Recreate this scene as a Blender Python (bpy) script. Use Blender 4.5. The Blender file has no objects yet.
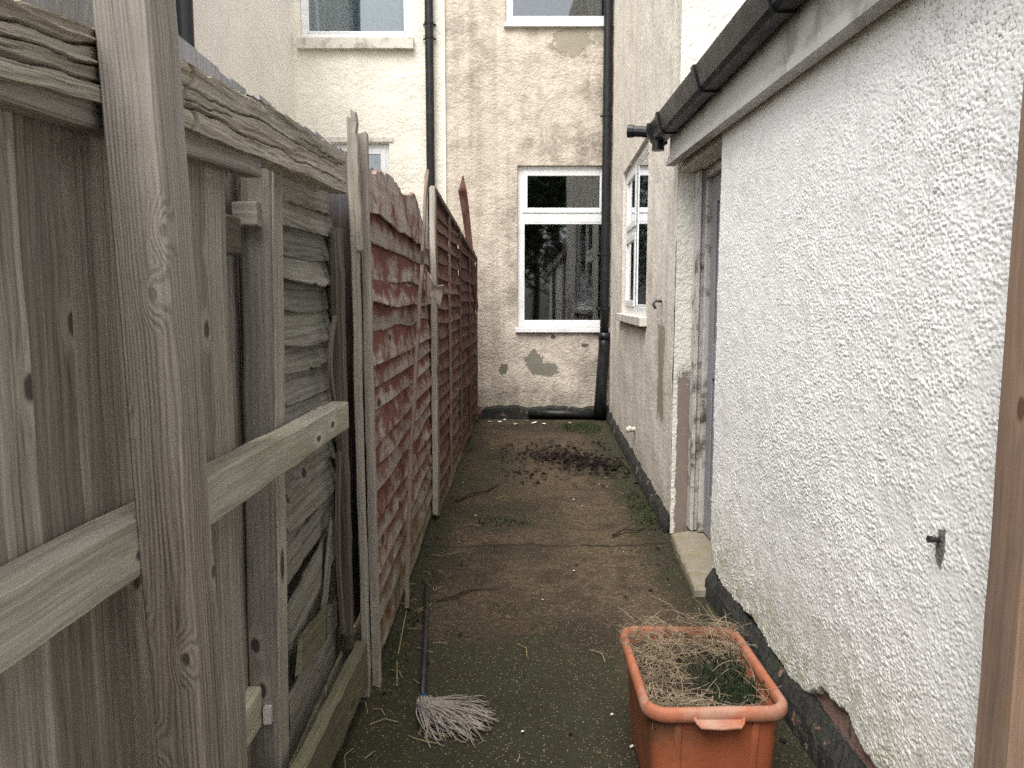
import bpy, math, random
import numpy as np
from mathutils import Vector, Matrix
random.seed(7); np.random.seed(7)
R = math.radians
S = bpy.context.scene
COL = S.collection

# ------------------------------------------------------------------ helpers
class MB:
    """collects pieces into one mesh with a wood-grain coordinate (across, thick, along) per vertex"""
    def __init__(s): s.v=[]; s.f=[]; s.g=[]; s.r=[]; s.e={}
    def add(s, vs, fs, gs=None, rnd=None):
        b=len(s.v); s.v+= [tuple(p) for p in vs]; s.f+=[tuple(i+b for i in f) for f in fs]
        s.g += [tuple(p) for p in (gs if gs is not None else vs)]
        s.r += [random.random() if rnd is None else rnd]*len(vs)
    def box(s, lo, hi, rnd=None):
        x0,y0,z0=lo; x1,y1,z1=hi
        v=[(x0,y0,z0),(x1,y0,z0),(x1,y1,z0),(x0,y1,z0),(x0,y0,z1),(x1,y0,z1),(x1,y1,z1),(x0,y1,z1)]
        s.add(v,[(0,3,2,1),(4,5,6,7),(0,1,5,4),(1,2,6,5),(2,3,7,6),(3,0,4,7)],rnd=rnd)
    def tube(s, pts, r, n=6, rnd=None):
        pts=[Vector(p) for p in pts]; rs = r if isinstance(r,(list,tuple)) else [r]*len(pts)
        vs=[]; gs=[]; a=None; L=0
        o=random.random()*9
        for i,p in enumerate(pts):
            d=(pts[min(i+1,len(pts)-1)]-pts[max(i-1,0)])
            d = d.normalized() if d.length>1e-9 else Vector((0,0,1))
            if a is None: a=d.orthogonal().normalized()
            a=(a-d*a.dot(d)); a = a.normalized() if a.length>1e-6 else d.orthogonal().normalized()
            b=d.cross(a)
            if i: L+=(p-pts[i-1]).length
            for k in range(n):
                t=2*math.pi*k/n
                vs.append(p+(a*math.cos(t)+b*math.sin(t))*rs[i]); gs.append((rs[i]*math.cos(t)+o,rs[i]*math.sin(t),L+o))
        fs=[(i*n+k,i*n+(k+1)%n,(i+1)*n+(k+1)%n,(i+1)*n+k) for i in range(len(pts)-1) for k in range(n)]
        fs+=[tuple(range(n-1,-1,-1)), tuple((len(pts)-1)*n+k for k in range(n))]
        s.add(vs,fs,gs,rnd)
    def timber(s, p0, p1, w, t, across, ch=.004, segs=24, wob=.0015, rnd=None, taper=1, jag=0.0):
        """chamfered timber from p0 to p1; w along `across`, t along the third axis"""
        p0=Vector(p0);p1=Vector(p1);L=(p1-p0).length;d=(p1-p0)/L
        a=Vector(across); a=(a-d*a.dot(d)).normalized(); b=d.cross(a)
        o=(random.random()*20,random.random()*20,random.random()*20)
        w1=wave(1.7/max(L,.2)*2); w2=wave(1.3/max(L,.2)*2)
        prof=[(-w/2+ch,-t/2),(w/2-ch,-t/2),(w/2,-t/2+ch),(w/2,t/2-ch),(w/2-ch,t/2),(-w/2+ch,t/2),(-w/2,t/2-ch),(-w/2,-t/2+ch)]
        vs=[];gs=[];n=8
        for i in range(segs+1):
            f=i/segs; l=f*L; k=1+(taper-1)*f
            for (x,y) in prof:
                jx=random.uniform(-1,1)*wob*.5+w1(l)*wob*2; jy=random.uniform(-1,1)*wob*.5+w2(l)*wob*2
                jl=random.uniform(-1,1)*jag if i in(0,segs) else 0
                vs.append(p0+d*(l+jl)+a*(x*k+jx)+b*(y*k+jy)); gs.append((x+o[0],y+o[1],l+o[2]))
        fs=[(i*n+k,i*n+(k+1)%n,(i+1)*n+(k+1)%n,(i+1)*n+k) for i in range(segs) for k in range(n)]
        fs+=[tuple(range(n-1,-1,-1)), tuple(segs*n+k for k in range(n))]
        s.add(vs,fs,gs,rnd)
    def build(s, name, m, parent=None, smooth=False, bevel=0):
        me=bpy.data.meshes.new(name); me.from_pydata(s.v,[],s.f); me.update()
        at=me.attributes.new('gco','FLOAT_VECTOR','POINT'); at.data.foreach_set('vector',np.array(s.g,dtype=np.float32).ravel())
        at=me.attributes.new('rnd','FLOAT','POINT'); at.data.foreach_set('value',np.array(s.r,dtype=np.float32))
        if s.e:
            q=np.full(len(s.v),.5,dtype=np.float32); q[list(s.e)]=list(s.e.values())
            at=me.attributes.new('rel','FLOAT','POINT'); at.data.foreach_set('value',q)
        me.materials.append(m)
        if smooth: me.polygons.foreach_set('use_smooth',[True]*len(me.polygons))
        o=bpy.data.objects.new(name,me); COL.objects.link(o)
        if parent: o.parent=parent
        if bevel:
            b=o.modifiers.new('bevel','BEVEL'); b.width=bevel; b.segments=2; b.limit_method='ANGLE'
        return o

def wave(freq=1., n=5):
    ph=[(random.uniform(.5,2.6)*freq*2*math.pi, random.uniform(0,6.3), random.uniform(.4,1)) for _ in range(n)]
    tot=sum(p[2] for p in ph)
    return lambda t: sum(a*math.sin(f*t+p) for f,p,a in ph)/tot

def gridmesh(name, V, nu, nv, m, parent=None, attrs=None, smooth=True, mask=None, flip=False):
    """V: (nu*nv,3) array, index i*nv+j"""
    i,j=np.meshgrid(np.arange(nu-1),np.arange(nv-1),indexing='ij')
    a=(i*nv+j).ravel(); q=np.stack([a,a+nv,a+nv+1,a+1],1)
    if flip: q=q[:,::-1]
    if mask is not None: q=q[mask.ravel()]
    me=bpy.data.meshes.new(name)
    me.vertices.add(len(V)); me.vertices.foreach_set('co',V.astype(np.float32).ravel())
    me.loops.add(q.size); me.loops.foreach_set('vertex_index',q.astype(np.int32).ravel())
    me.polygons.add(len(q)); me.polygons.foreach_set('loop_start',np.arange(0,q.size,4,dtype=np.int32))
    try: me.polygons.foreach_set('loop_total',np.full(len(q),4,dtype=np.int32))
    except Exception: pass
    me.update(calc_edges=True); me.validate()
    if smooth: me.polygons.foreach_set('use_smooth',[True]*len(me.polygons))
    for k,val in (attrs or {}).items():
        at=me.attributes.new(k,'FLOAT','POINT'); at.data.foreach_set('value',val.astype(np.float32))
    me.materials.append(m)
    o=bpy.data.objects.new(name,me); COL.objects.link(o)
    if parent: o.parent=parent
    return o

def _h(ix,iy,seed):
    h=(ix.astype(np.int64)*374761393+iy.astype(np.int64)*668265263+seed*2147483647)&0xffffffff
    h=((h^(h>>13))*1274126177)&0xffffffff; h=h^(h>>16)
    return (h&0xffff)/65535.
def vnoise(x,y,seed=0):
    ix=np.floor(x);iy=np.floor(y);fx=x-ix;fy=y-iy
    fx=fx*fx*(3-2*fx);fy=fy*fy*(3-2*fy)
    a=_h(ix,iy,seed);b=_h(ix+1,iy,seed);c=_h(ix,iy+1,seed);d=_h(ix+1,iy+1,seed)
    return (a*(1-fx)+b*fx)*(1-fy)+(c*(1-fx)+d*fx)*fy
def fbm(x,y,seed=0,o=4):
    t=0;a=.5
    for k in range(o): t=t+a*vnoise(x*2**k,y*2**k,seed+k); a*=.5
    return t
def stones(x,y,seed=0):
    """dome height field of randomly placed stones (unit cell)"""
    ix=np.floor(x);iy=np.floor(y);best=np.zeros_like(x)
    for dx in(-1,0,1):
        for dy in(-1,0,1):
            cx=ix+dx;cy=iy+dy
            px=cx+.15+.7*_h(cx,cy,seed);py=cy+.15+.7*_h(cx,cy,seed+11)
            r=.45+.35*_h(cx,cy,seed+23); hh=.4+.6*_h(cx,cy,seed+37); an=6.28*_h(cx,cy,seed+41)
            ux=(x-px)*np.cos(an)+(y-py)*np.sin(an); uy=-(x-px)*np.sin(an)+(y-py)*np.cos(an)
            d2=(ux/r)**2+(uy/(r*.7))**2
            best=np.maximum(best,hh*np.clip(1-d2,0,1)**.7)
    return best

def empty(name, loc, label=None, cat=None, group=None, kind=None):
    o=bpy.data.objects.new(name,None); COL.objects.link(o); o.location=(0,0,0); o.empty_display_size=.1
    tag(o,label,cat,group,kind); return o
def tag(o,label=None,cat=None,group=None,kind=None):
    if label:o['label']=label
    if cat:o['category']=cat
    if group:o['group']=group
    if kind:o['kind']=kind
    return o
def setbase(root, loc):
    """put the thing's Empty at its base while its parts stay where they are"""
    root.location=loc
    for c in root.children: c.matrix_parent_inverse=Matrix.Translation(-Vector(loc))

# ------------------------------------------------------------------ materials
class NT:
    def __init__(s,name,rough=.8,spec=.3):
        s.m=bpy.data.materials.new(name); s.m.use_nodes=True; s.t=s.m.node_tree
        s.b=s.t.nodes['Principled BSDF']; s.b.inputs['Roughness'].default_value=rough
        s.b.inputs['Specular IOR Level'].default_value=spec
    def n(s,ty): return s.t.nodes.new(ty)
    def l(s,a,b):
        if hasattr(a,'is_output'): s.t.links.new(a,b)
        else:
            if isinstance(a,(tuple,list)) and len(a)==3 and b.type=='RGBA': a=(*a,1)
            b.default_value=a
    def pos(s): return s.n('ShaderNodeNewGeometry').outputs['Position']
    def attr(s,nm,o='Vector'):
        a=s.n('ShaderNodeAttribute'); a.attribute_name=nm; return a.outputs[o]
    def map(s,v,scale=(1,1,1),loc=(0,0,0)):
        a=s.n('ShaderNodeMapping'); s.l(v,a.inputs[0]); a.inputs['Scale'].default_value=scale; a.inputs['Location'].default_value=loc; return a.outputs[0]
    def noise(s,v,scale=5,detail=4,rough=.55,dist=0):
        a=s.n('ShaderNodeTexNoise'); s.l(v,a.inputs['Vector']); a.inputs['Scale'].default_value=scale;a.inputs['Detail'].default_value=detail
        a.inputs['Roughness'].default_value=rough;a.inputs['Distortion'].default_value=dist; return a.outputs['Fac']
    def vor(s,v,scale=5,out='Distance',feat='F1',rand=1):
        a=s.n('ShaderNodeTexVoronoi'); a.feature=feat; s.l(v,a.inputs['Vector']); a.inputs['Scale'].default_value=scale; a.inputs['Randomness'].default_value=rand
        return a.outputs[out]
    def math(s,op,a,b=0,c=0,clamp=False):
        m=s.n('ShaderNodeMath'); m.operation=op; m.use_clamp=clamp; s.l(a,m.inputs[0]); s.l(b,m.inputs[1]); s.l(c,m.inputs[2]); return m.outputs[0]
    def rng(s,v,a,b,c=0,d=1,smooth=True):
        m=s.n('ShaderNodeMapRange'); m.interpolation_type='SMOOTHSTEP' if smooth else 'LINEAR'
        s.l(v,m.inputs[0])
        for k,x in enumerate((a,b,c,d)): s.l(x,m.inputs[k+1])
        return m.outputs[0]
    def mix(s,f,a,b,mode='MIX'):
        m=s.n('ShaderNodeMix'); m.data_type='RGBA'; m.blend_type=mode; s.l(f,m.inputs[0]); s.l(a,m.inputs[6]); s.l(b,m.inputs[7]); return m.outputs[2]
    def sep(s,v):
        a=s.n('ShaderNodeSeparateXYZ'); s.l(v,a.inputs[0]); return a.outputs
    def comb(s,x,y,z):
        a=s.n('ShaderNodeCombineXYZ')
        for k,q in enumerate((x,y,z)): s.l(q,a.inputs[k])
        return a.outputs[0]
    def bump(s,h,strength=.5,dist=.01,nrm=None):
        a=s.n('ShaderNodeBump'); s.l(h,a.inputs['Height']); a.inputs['Strength'].default_value=strength; a.inputs['Distance'].default_value=dist
        if nrm is not None: s.l(nrm,a.inputs['Normal'])
        return a.outputs[0]
    def out(s,col=None,nrm=None,rough=None):
        if col is not None: s.l(col,s.b.inputs['Base Color'])
        if nrm is not None: s.l(nrm,s.b.inputs['Normal'])
        if rough is not None: s.l(rough,s.b.inputs['Roughness'])
        return s.m

def plain(name,col,rough=.5,spec=.4,var=.25,scale=14,metal=0,dirt=None,dirtamt=.5):
    k=NT(name,rough,spec); p=k.pos()
    n1=k.noise(p,scale,5,.6); n2=k.noise(p,scale*7,3,.6)
    c=k.mix(n1,[x*(1-var) for x in col],[min(1,x*(1+var)) for x in col])
    if dirt: c=k.mix(k.math('MULTIPLY',k.rng(k.noise(p,scale*.45,6,.65),.48,.66),dirtamt),c,dirt)
    k.b.inputs['Metallic'].default_value=metal
    return k.out(c,k.bump(n2,.12,.004),k.rng(n1,.2,.8,rough-.08,min(1,rough+.12)))

def wood(name,light,dark,tint=None,tintamt=.5,knots=.55,rings=95,paint=None,paintamt=.5,relamt=.22,moss=None,mosslo=(0,.6),mossamt=.6,bump=.5,ringamt=.6,knotcol=(.035,.028,.022),weather=None,contrast=1.,kscale=(5.5,3,1.7)):
    k=NT(name,.86,.2); g=k.attr('gco'); r=k.attr('rnd','Fac'); sx,sy,sz=k.sep(g); P=k.pos()
    gr=k.comb(k.math('ADD',sx,k.math('MULTIPLY',r,3.7)),sy,k.math('ADD',sz,k.math('MULTIPLY',r,7.3)))
    gx_,gy_,gz_=k.sep(gr)
    kv=k.comb(k.math('MULTIPLY',k.math('ADD',gx_,k.math('MULTIPLY',gy_,.8)),kscale[0]),k.math('MULTIPLY',gz_,kscale[2]),0)
    vn=k.n('ShaderNodeTexVoronoi'); vn.voronoi_dimensions='2D'; k.l(kv,vn.inputs['Vector']); vn.inputs['Scale'].default_value=1
    kd=vn.outputs['Distance']; kc=k.sep(vn.outputs['Color'])[0]
    on=k.math('LESS_THAN',kc,knots)
    wig=k.noise(k.map(kv,(1,1,1)),6,2)
    kdd=k.math('ADD',kd,k.math('MULTIPLY_ADD',wig,.06,-.03))
    core=k.math('MULTIPLY',on,k.rng(kdd,.055,.085,1,0))
    rim=k.math('MULTIPLY',on,k.rng(kdd,.07,.17,1,0))
    infl=k.math('MULTIPLY',on,k.rng(kd,0,.42,1,0))
    slow=k.noise(k.map(gr,(7,7,.8)),1,3,.5)
    fld=k.math('ADD',k.math('MULTIPLY',sx,rings),k.math('ADD',k.math('MULTIPLY',slow,rings*.10),k.math('MULTIPLY',infl,rings*.022)))
    fld=k.math('ADD',fld,k.math('ADD',k.math('MULTIPLY',sy,rings*.7),k.math('MULTIPLY',k.noise(k.map(gr,(60,60,3)),1,3,.6),9)))
    ring=k.math('MULTIPLY_ADD',k.math('SINE',fld),.5,.5)
    ring=k.math('POWER',ring,1.6)
    fib=k.noise(k.map(gr,(240,240,5)),1,5,.62)
    fib2=k.noise(k.map(gr,(700,700,26)),1,3,.6)
    patch=k.noise(k.map(gr,(9,9,1.6)),1,5,.6)
    streak=k.noise(k.map(gr,(34,34,.9)),1,4,.6)
    f=k.math('ADD',k.math('MULTIPLY',ring,ringamt*.55),k.math('MULTIPLY',k.rng(fib,.3,.7),.5*contrast))
    f=k.math('ADD',f,k.math('MULTIPLY',k.rng(streak,.35,.7),.35*contrast))
    f=k.math('MULTIPLY',f,.85,clamp=True)
    c=k.mix(f,light,dark)
    if tint: c=k.mix(k.math('MULTIPLY',k.rng(patch,.4,.65),tintamt),c,k.mix(f,tint,[x*.45 for x in tint]))
    v=k.math('MULTIPLY_ADD',r,.5,.75); 
    c=k.mix(1.,c,k.comb(v,v,v),'MULTIPLY')
    if paint:
        rel=k.attr('rel','Fac')
        pn=k.noise(k.map(gr,(9,9,7)),1,5,.62); pf=k.noise(k.map(gr,(70,70,90)),1,4,.7)
        pm=k.math('ADD',k.math('MULTIPLY',pn,.72),k.math('MULTIPLY',pf,.28))
        pm=k.rng(k.math('ADD',k.math('ADD',pm,k.math('MULTIPLY_ADD',k.rng(rel,.05,.75),relamt,-relamt*.5)),k.math('MULTIPLY',k.math('SUBTRACT',r,.5),.06)),.62-.25*paintamt-.09,.62-.25*paintamt+.09)
        pc=k.mix(k.noise(k.map(gr,(20,20,8)),1,4),paint,[x*.45 for x in paint])
        c=k.mix(pm,c,pc)
    c=k.mix(k.math('MULTIPLY',k.math('MULTIPLY',on,k.rng(kdd,.07,.26,1,0)),.4),c,[min(.8,x*1.15) for x in light]); c=k.mix(k.math('MULTIPLY',k.math('MULTIPLY',on,k.rng(kdd,.07,.105,1,0)),.5),c,[x*1.6 for x in knotcol])
    c=k.mix(k.math('MULTIPLY',core,.85),c,knotcol)
    if weather:   # silvered top parts exposed to rain (height of the fence)
        z=k.sep(P)[2]; wm=k.rng(k.math('ADD',z,k.math('MULTIPLY_ADD',patch,.12,-.06)),weather[0],weather[1])
        c=k.mix(k.math('MULTIPLY',wm,weather[3]),c,k.mix(f,weather[2],[x*.6 for x in weather[2]]))
    if moss:
        z=k.sep(P)[2]; mm=k.math('MULTIPLY',k.rng(z,mosslo[0],mosslo[1],1,0),k.rng(k.noise(P,9,6,.65),.36,.6))
        mm=k.math('MULTIPLY',mm,mossamt); c=k.mix(mm,c,moss)
    h=k.math('ADD',k.math('MULTIPLY',fib,.8),k.math('ADD',k.math('MULTIPLY',ring,-.35*ringamt),k.math('MULTIPLY',fib2,.4)))
    h=k.math('SUBTRACT',h,k.math('MULTIPLY',core,.35))
    return k.out(c,k.bump(h,bump,.004))

def render_wall(name,base,dirtc,scale=70,bumpd=.006,bstr=.7,blobs=(),stain=.5,streak=0,under=(.30,.27,.22),extra=None,use_hgt=False,lumps=True,spec=.2,low=None,pit_shade=0,damp=()):
    """painted pebbledash / roughcast. blobs: list of (axis, cu, cz, ru, rz, colour, noiseamp)"""
    k=NT(name,.9,spec); P=k.pos(); x,y,z=k.sep(P)
    n1=k.noise(P,1.1,6,.62); n2=k.noise(P,5,6,.65); n3=k.noise(P,28,5,.65)
    if lumps:
        v1=k.vor(P,scale,feat='SMOOTH_F1'); v2=k.vor(P,scale*.45,feat='SMOOTH_F1'); 
        hgt=k.math('ADD',k.math('MULTIPLY',v1,-.8),k.math('MULTIPLY',k.noise(P,scale*.35,4,.6),1.2))
        hgt=k.math('ADD',hgt,k.math('MULTIPLY',v2,-.7))
    else:
        hgt=k.math('ADD',k.math('MULTIPLY',n3,.7),k.math('MULTIPLY',k.noise(P,120,3),.25))
    c=k.mix(k.rng(n1,.3,.7),base,[b*.93 for b in base])
    c=k.mix(k.math('MULTIPLY',k.rng(n2,.42,.72),stain*.7),c,dirtc)
    c=k.mix(k.math('MULTIPLY',k.rng(k.noise(P,2.3,7,.7,.6),.52,.72),stain),c,dirtc)
    if streak:
        sv=k.noise(k.map(P,(9,9,.35)),1,5,.6); c=k.mix(k.math('MULTIPLY',k.rng(sv,.42,.7),streak),c,dirtc)
    sp=k.rng(k.noise(P,60,3,.6),.66,.72); c=k.mix(k.math('MULTIPLY',k.math('MULTIPLY',sp,k.rng(n2,.4,.6)),.55),c,[d*.4 for d in dirtc])
    if pit_shade:  # tiny dark specks: pinhole shadows put into the colour
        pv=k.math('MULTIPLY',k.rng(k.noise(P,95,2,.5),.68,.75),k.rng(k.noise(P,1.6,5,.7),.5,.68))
        c=k.mix(k.math('MULTIPLY',pv,pit_shade),c,(.05,.045,.035))
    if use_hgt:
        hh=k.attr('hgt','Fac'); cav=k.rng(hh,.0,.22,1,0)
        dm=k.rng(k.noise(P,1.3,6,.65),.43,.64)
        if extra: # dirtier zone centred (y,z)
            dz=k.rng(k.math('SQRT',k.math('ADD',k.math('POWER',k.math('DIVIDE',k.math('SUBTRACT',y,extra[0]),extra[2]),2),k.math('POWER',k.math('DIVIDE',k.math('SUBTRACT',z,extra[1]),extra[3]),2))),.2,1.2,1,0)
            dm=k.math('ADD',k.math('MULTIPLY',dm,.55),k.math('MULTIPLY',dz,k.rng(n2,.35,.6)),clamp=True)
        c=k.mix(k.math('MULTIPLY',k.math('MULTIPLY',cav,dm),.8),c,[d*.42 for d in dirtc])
    if low:  # damp, algae near the ground: (colour, z0, z1, amount)
        lm=k.math('MULTIPLY',k.rng(k.math('ADD',z,k.math('MULTIPLY_ADD',n2,.5,-.25)),low[1],low[2],1,0),k.rng(n3,.32,.6))
        c=k.mix(k.math('MULTIPLY',lm,low[3]),c,low[0])
    for (cu,cz,ru,rz,am) in damp:
        d=k.math('SQRT',k.math('ADD',k.math('POWER',k.math('DIVIDE',k.math('SUBTRACT',x,cu),ru),2),k.math('POWER',k.math('DIVIDE',k.math('SUBTRACT',z,cz),rz),2)))
        m=k.math('MULTIPLY',k.rng(d,.25,1.1,1,0),k.math('ADD',k.math('MULTIPLY',k.rng(n2,.36,.62),.6),k.math('MULTIPLY',k.rng(k.noise(P,22,5,.7),.42,.62),.4)))
        c=k.mix(k.math('MULTIPLY',m,am),c,(.165,.145,.115))
    bm=None
    for (ax,cu,cz,ru,rz,colr,na) in blobs:
        u=x if ax=='x' else y
        du=k.math('DIVIDE',k.math('SUBTRACT',u,cu),ru); dz=k.math('DIVIDE',k.math('SUBTRACT',z,cz),rz)
        if na<0:  # boxy patch
            d=k.math('MAXIMUM',k.math('ABSOLUTE',du),k.math('ABSOLUTE',dz)); na=-na
        else: d=k.math('SQRT',k.math('ADD',k.math('MULTIPLY',du,du),k.math('MULTIPLY',dz,dz)))
        d=k.math('ADD',d,k.math('MULTIPLY_ADD',k.noise(P,9,8,.72),na*2,-na))
        m=k.rng(d,.9,.98,1,0); edge=k.math('MULTIPLY',k.rng(d,.96,1.12,1,0),k.rng(d,.9,.97))  # edge: shade painted around the patch in place of real recess depth
        cc=k.mix(n3,colr,[q*.7 for q in colr])
        c=k.mix(k.math('MULTIPLY',edge,.35),c,[d_*.5 for d_ in dirtc]); c=k.mix(m,c,cc)
        bm=m if bm is None else k.math('MAXIMUM',bm,m)
    if bm is not None and not use_hgt: hgt=k.math('SUBTRACT',k.math('MULTIPLY',hgt,k.math('SUBTRACT',1,bm)),k.math('MULTIPLY',bm,.9))
    return k.out(c,k.bump(hgt,bstr,bumpd))

M={}
M['boards']=wood('weathered_boards',(.385,.345,.29),(.088,.075,.062),tint=(.29,.245,.20),tintamt=.4,contrast=1.1,knots=.5,rings=330,ringamt=.45,weather=(1.74,1.84,(.42,.42,.43),.85),bump=.35,kscale=(6.5,3,4.4),knotcol=(.05,.04,.033))
M['post_grain']=wood('dark_grained_post',(.31,.272,.235),(.072,.060,.050),tint=(.28,.225,.185),tintamt=.5,knots=.42,rings=900,ringamt=.85,bump=.5,weather=(1.0,1.8,(.41,.375,.335),.65),kscale=(13,9,7.5),knotcol=(.06,.048,.04))
M['rail']=wood('pale_mossy_rail',(.54,.505,.42),(.20,.18,.145),tint=(.34,.305,.19),tintamt=.6,knots=.4,rings=330,ringamt=.35,contrast=.9,bump=.4,kscale=(9,9,3.4))
M['grey']=wood('grey_timber',(.32,.293,.258),(.095,.085,.073),tint=(.25,.225,.195),tintamt=.5,knots=.35,rings=380,ringamt=.4,bump=.4,kscale=(7,3,3.6))
M['palegrey']=wood('pale_grey_timber',(.44,.395,.335),(.18,.157,.13),tint=(.31,.28,.235),tintamt=.5,knots=.3,rings=380,ringamt=.4,bump=.45)
M['rotten']=wood('rotten_timber',(.52,.465,.37),(.16,.128,.095),tint=(.40,.375,.32),tintamt=.65,knots=.1,rings=300,ringamt=.35,contrast=1.1,bump=.9)
M['darkbatten']=wood('dark_batten',(.16,.135,.11),(.045,.037,.031),tint=(.13,.095,.07),tintamt=.5,knots=.2,rings=400,bump=.5)
M['greyslat']=wood('grey_slat',(.29,.268,.23),(.07,.062,.052),tint=(.23,.225,.175),tintamt=.45,knots=.3,rings=300,moss=(.13,.135,.075),mosslo=(-.3,1.0),mossamt=.25,bump=.45,kscale=(7,3,3))
M['redslat']=wood('faded_red_slat',(.42,.36,.31),(.19,.15,.125),tint=(.35,.31,.26),tintamt=.55,knots=.25,rings=300,ringamt=.35,paint=(.20,.070,.050),paintamt=.68,relamt=.17,moss=(.22,.21,.125),mosslo=(.05,.6),mossamt=.8,bump=.5)
M['redslat2']=wood('dull_red_slat',(.21,.135,.11),(.09,.05,.042),tint=(.19,.15,.115),tintamt=.4,knots=.3,rings=300,ringamt=.35,paint=(.125,.040,.031),paintamt=.8,relamt=.3,moss=(.14,.13,.07),mosslo=(.0,.5),mossamt=.6,bump=.5)
M['redslat3']=wood('dark_red_slat',(.15,.085,.07),(.07,.034,.03),knots=.3,rings=300,ringamt=.35,paint=(.095,.030,.024),paintamt=.9,relamt=.3,moss=(.1,.09,.05),mosslo=(.0,.4),mossamt=.5,bump=.5)
M['redbatten']=wood('red_batten',(.30,.23,.185),(.12,.075,.06),knots=.2,rings=400,paint=(.15,.055,.042),paintamt=.5,moss=(.15,.15,.09),mosslo=(0,.8),mossamt=.6,bump=.5)
M['mossboard']=wood('mossy_board',(.24,.21,.145),(.08,.065,.045),tint=(.18,.17,.10),tintamt=.5,knots=.2,rings=300,moss=(.135,.135,.07),mosslo=(.3,.6),mossamt=.45,bump=.6)
M['newpost']=wood('brown_post',(.30,.205,.145),(.19,.12,.08),tint=(.20,.155,.13),tintamt=.6,knots=.5,rings=300,ringamt=.5,bump=.3,contrast=1.,knotcol=(.10,.055,.035),kscale=(9,9,3.2))
CEM=(.245,.235,.19)
M['wall_lean']=render_wall('pebbledash_white',(.87,.86,.83),(.42,.39,.33),use_hgt=True,lumps=False,bumpd=.004,bstr=.5,stain=.07,extra=(1.75,2.0,.8,.5),low=((.38,.37,.22),.1,.6,.75),pit_shade=.5,streak=.10,blobs=[('y',1.695,.875,.022,.045,(.20,.19,.18),1.5)])
M['wall_back']=render_wall('roughcast_beige',(.62,.55,.465),(.28,.235,.185),scale=48,bumpd=.012,bstr=.6,stain=.62,streak=.4,pit_shade=.9,damp=[(1.05,3.9,.35,1.2,.7),(.6,3.25,.7,.35,.6),(.95,.85,.4,.6,.7),(.05,1.9,.16,1.3,.55),(.2,.25,1.0,.25,.7),(-.5,4.3,.35,.8,.45),(.4,4.75,.7,.3,.5)],
    blobs=[('x',.26,.70,.12,.14,CEM,1.3),('x',.42,.60,.18,.08,CEM,1.3),('x',-.10,.60,.055,.08,(.2,.19,.15),1.2),('x',.68,4.44,.25,.17,(.40,.355,.28),1.3),('x',.50,1.0,.03,.03,(.16,.14,.11),1.3),('x',.88,.90,.05,.03,(.16,.14,.11),1.3)],low=((.25,.22,.16),.0,.55,.7))
M['wall_side']=render_wall('side_render',(.72,.67,.59),(.44,.385,.31),scale=46,bumpd=.009,bstr=.5,stain=.35,streak=.5,pit_shade=.5,
    blobs=[('y',5.15,.95,.15,.32,(.36,.32,.23),-.5)],low=((.36,.31,.22),.0,.5,.6))
M['wall_end']=render_wall('end_pebbledash',(.78,.755,.68),(.44,.41,.30),scale=62,bumpd=.008,bstr=.7,stain=.45,pit_shade=.5,blobs=[('x',1.068,.43,.055,.55,(.29,.235,.195),-.5)])
M['wall_neigh']=render_wall('cream_roughcast',(.84,.80,.70),(.55,.51,.42),scale=40,bumpd=.010,bstr=.6,stain=.35,streak=.15,pit_shade=.6)
M['wall_neigh2']=render_wall('cream_smooth',(.90,.855,.775),(.72,.66,.57),lumps=False,bumpd=.006,bstr=.4,stain=.3,streak=.0)
M['black_plastic']=plain('black_plastic',(.012,.013,.015),.42,.35,.3,20,dirt=(.045,.042,.038),dirtamt=.4)
M['gutter']=plain('gutter_plastic',(.014,.015,.017),.38,.35,.35,9,dirt=(.055,.052,.046),dirtamt=.4)
M['upvc']=plain('white_frame',(.78,.79,.80),.35,.5,.06,10,dirt=(.5,.49,.45),dirtamt=.35)
M['sill']=plain('sill_paint',(.62,.59,.52),.75,.3,.12,16,dirt=(.25,.22,.17),dirtamt=.7)
M['fascia']=plain('fascia_paint',(.47,.455,.43),.6,.3,.14,9,dirt=(.22,.205,.17),dirtamt=.75)
M['frame_paint']=plain('flaking_paint',(.50,.48,.455),.75,.25,.25,16,dirt=(.075,.055,.04),dirtamt=.95)
M['door_paint']=plain('grey_door',(.26,.265,.275),.5,.4,.08,8,dirt=(.25,.24,.22),dirtamt=.5)
M['metal']=plain('dark_metal',(.07,.07,.075),.5,.5,.3,40,metal=.7)
M['rust']=plain('rusty_metal',(.10,.075,.06),.8,.3,.4,60)
M['tub']=plain('terracotta_plastic',(.27,.078,.034),.52,.3,.3,9,dirt=(.105,.06,.035),dirtamt=.7)
M['tubrim']=plain('terracotta_rim',(.30,.105,.056),.6,.3,.3,12,dirt=(.36,.24,.18),dirtamt=.7)
M['stone']=plain('step_stone',(.25,.215,.165),.9,.2,.3,14,dirt=(.20,.185,.085),dirtamt=.8)
M['soil']=plain('soil',(.03,.025,.018),.95,.1,.5,40)
M['straw']=plain('straw',(.25,.195,.13),.8,.2,.6,22,dirt=(.075,.055,.035),dirtamt=.8)
M['weed']=plain('weed_green',(.030,.048,.016),.75,.2,.5,30,dirt=(.07,.062,.022),dirtamt=.7)
M['heath']=plain('dark_plant',(.018,.030,.012),.75,.2,.5,40,dirt=(.04,.042,.018),dirtamt=.6)
M['mop']=plain('mop_yarn',(.25,.22,.192),.95,.1,.35,30,dirt=(.085,.073,.06),dirtamt=.6)
M['blue']=plain('blue_plastic',(.02,.07,.22),.4,.5,.2,30)
M['leaf']=plain('dead_leaf',(.013,.010,.009),.85,.12,.6,25,dirt=(.032,.015,.011),dirtamt=.6)
M['twig']=plain('twig_bark',(.05,.036,.026),.85,.2,.4,40)
M['stalk']=plain('dry_stalk',(.33,.25,.14),.8,.2,.3,40)
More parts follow.
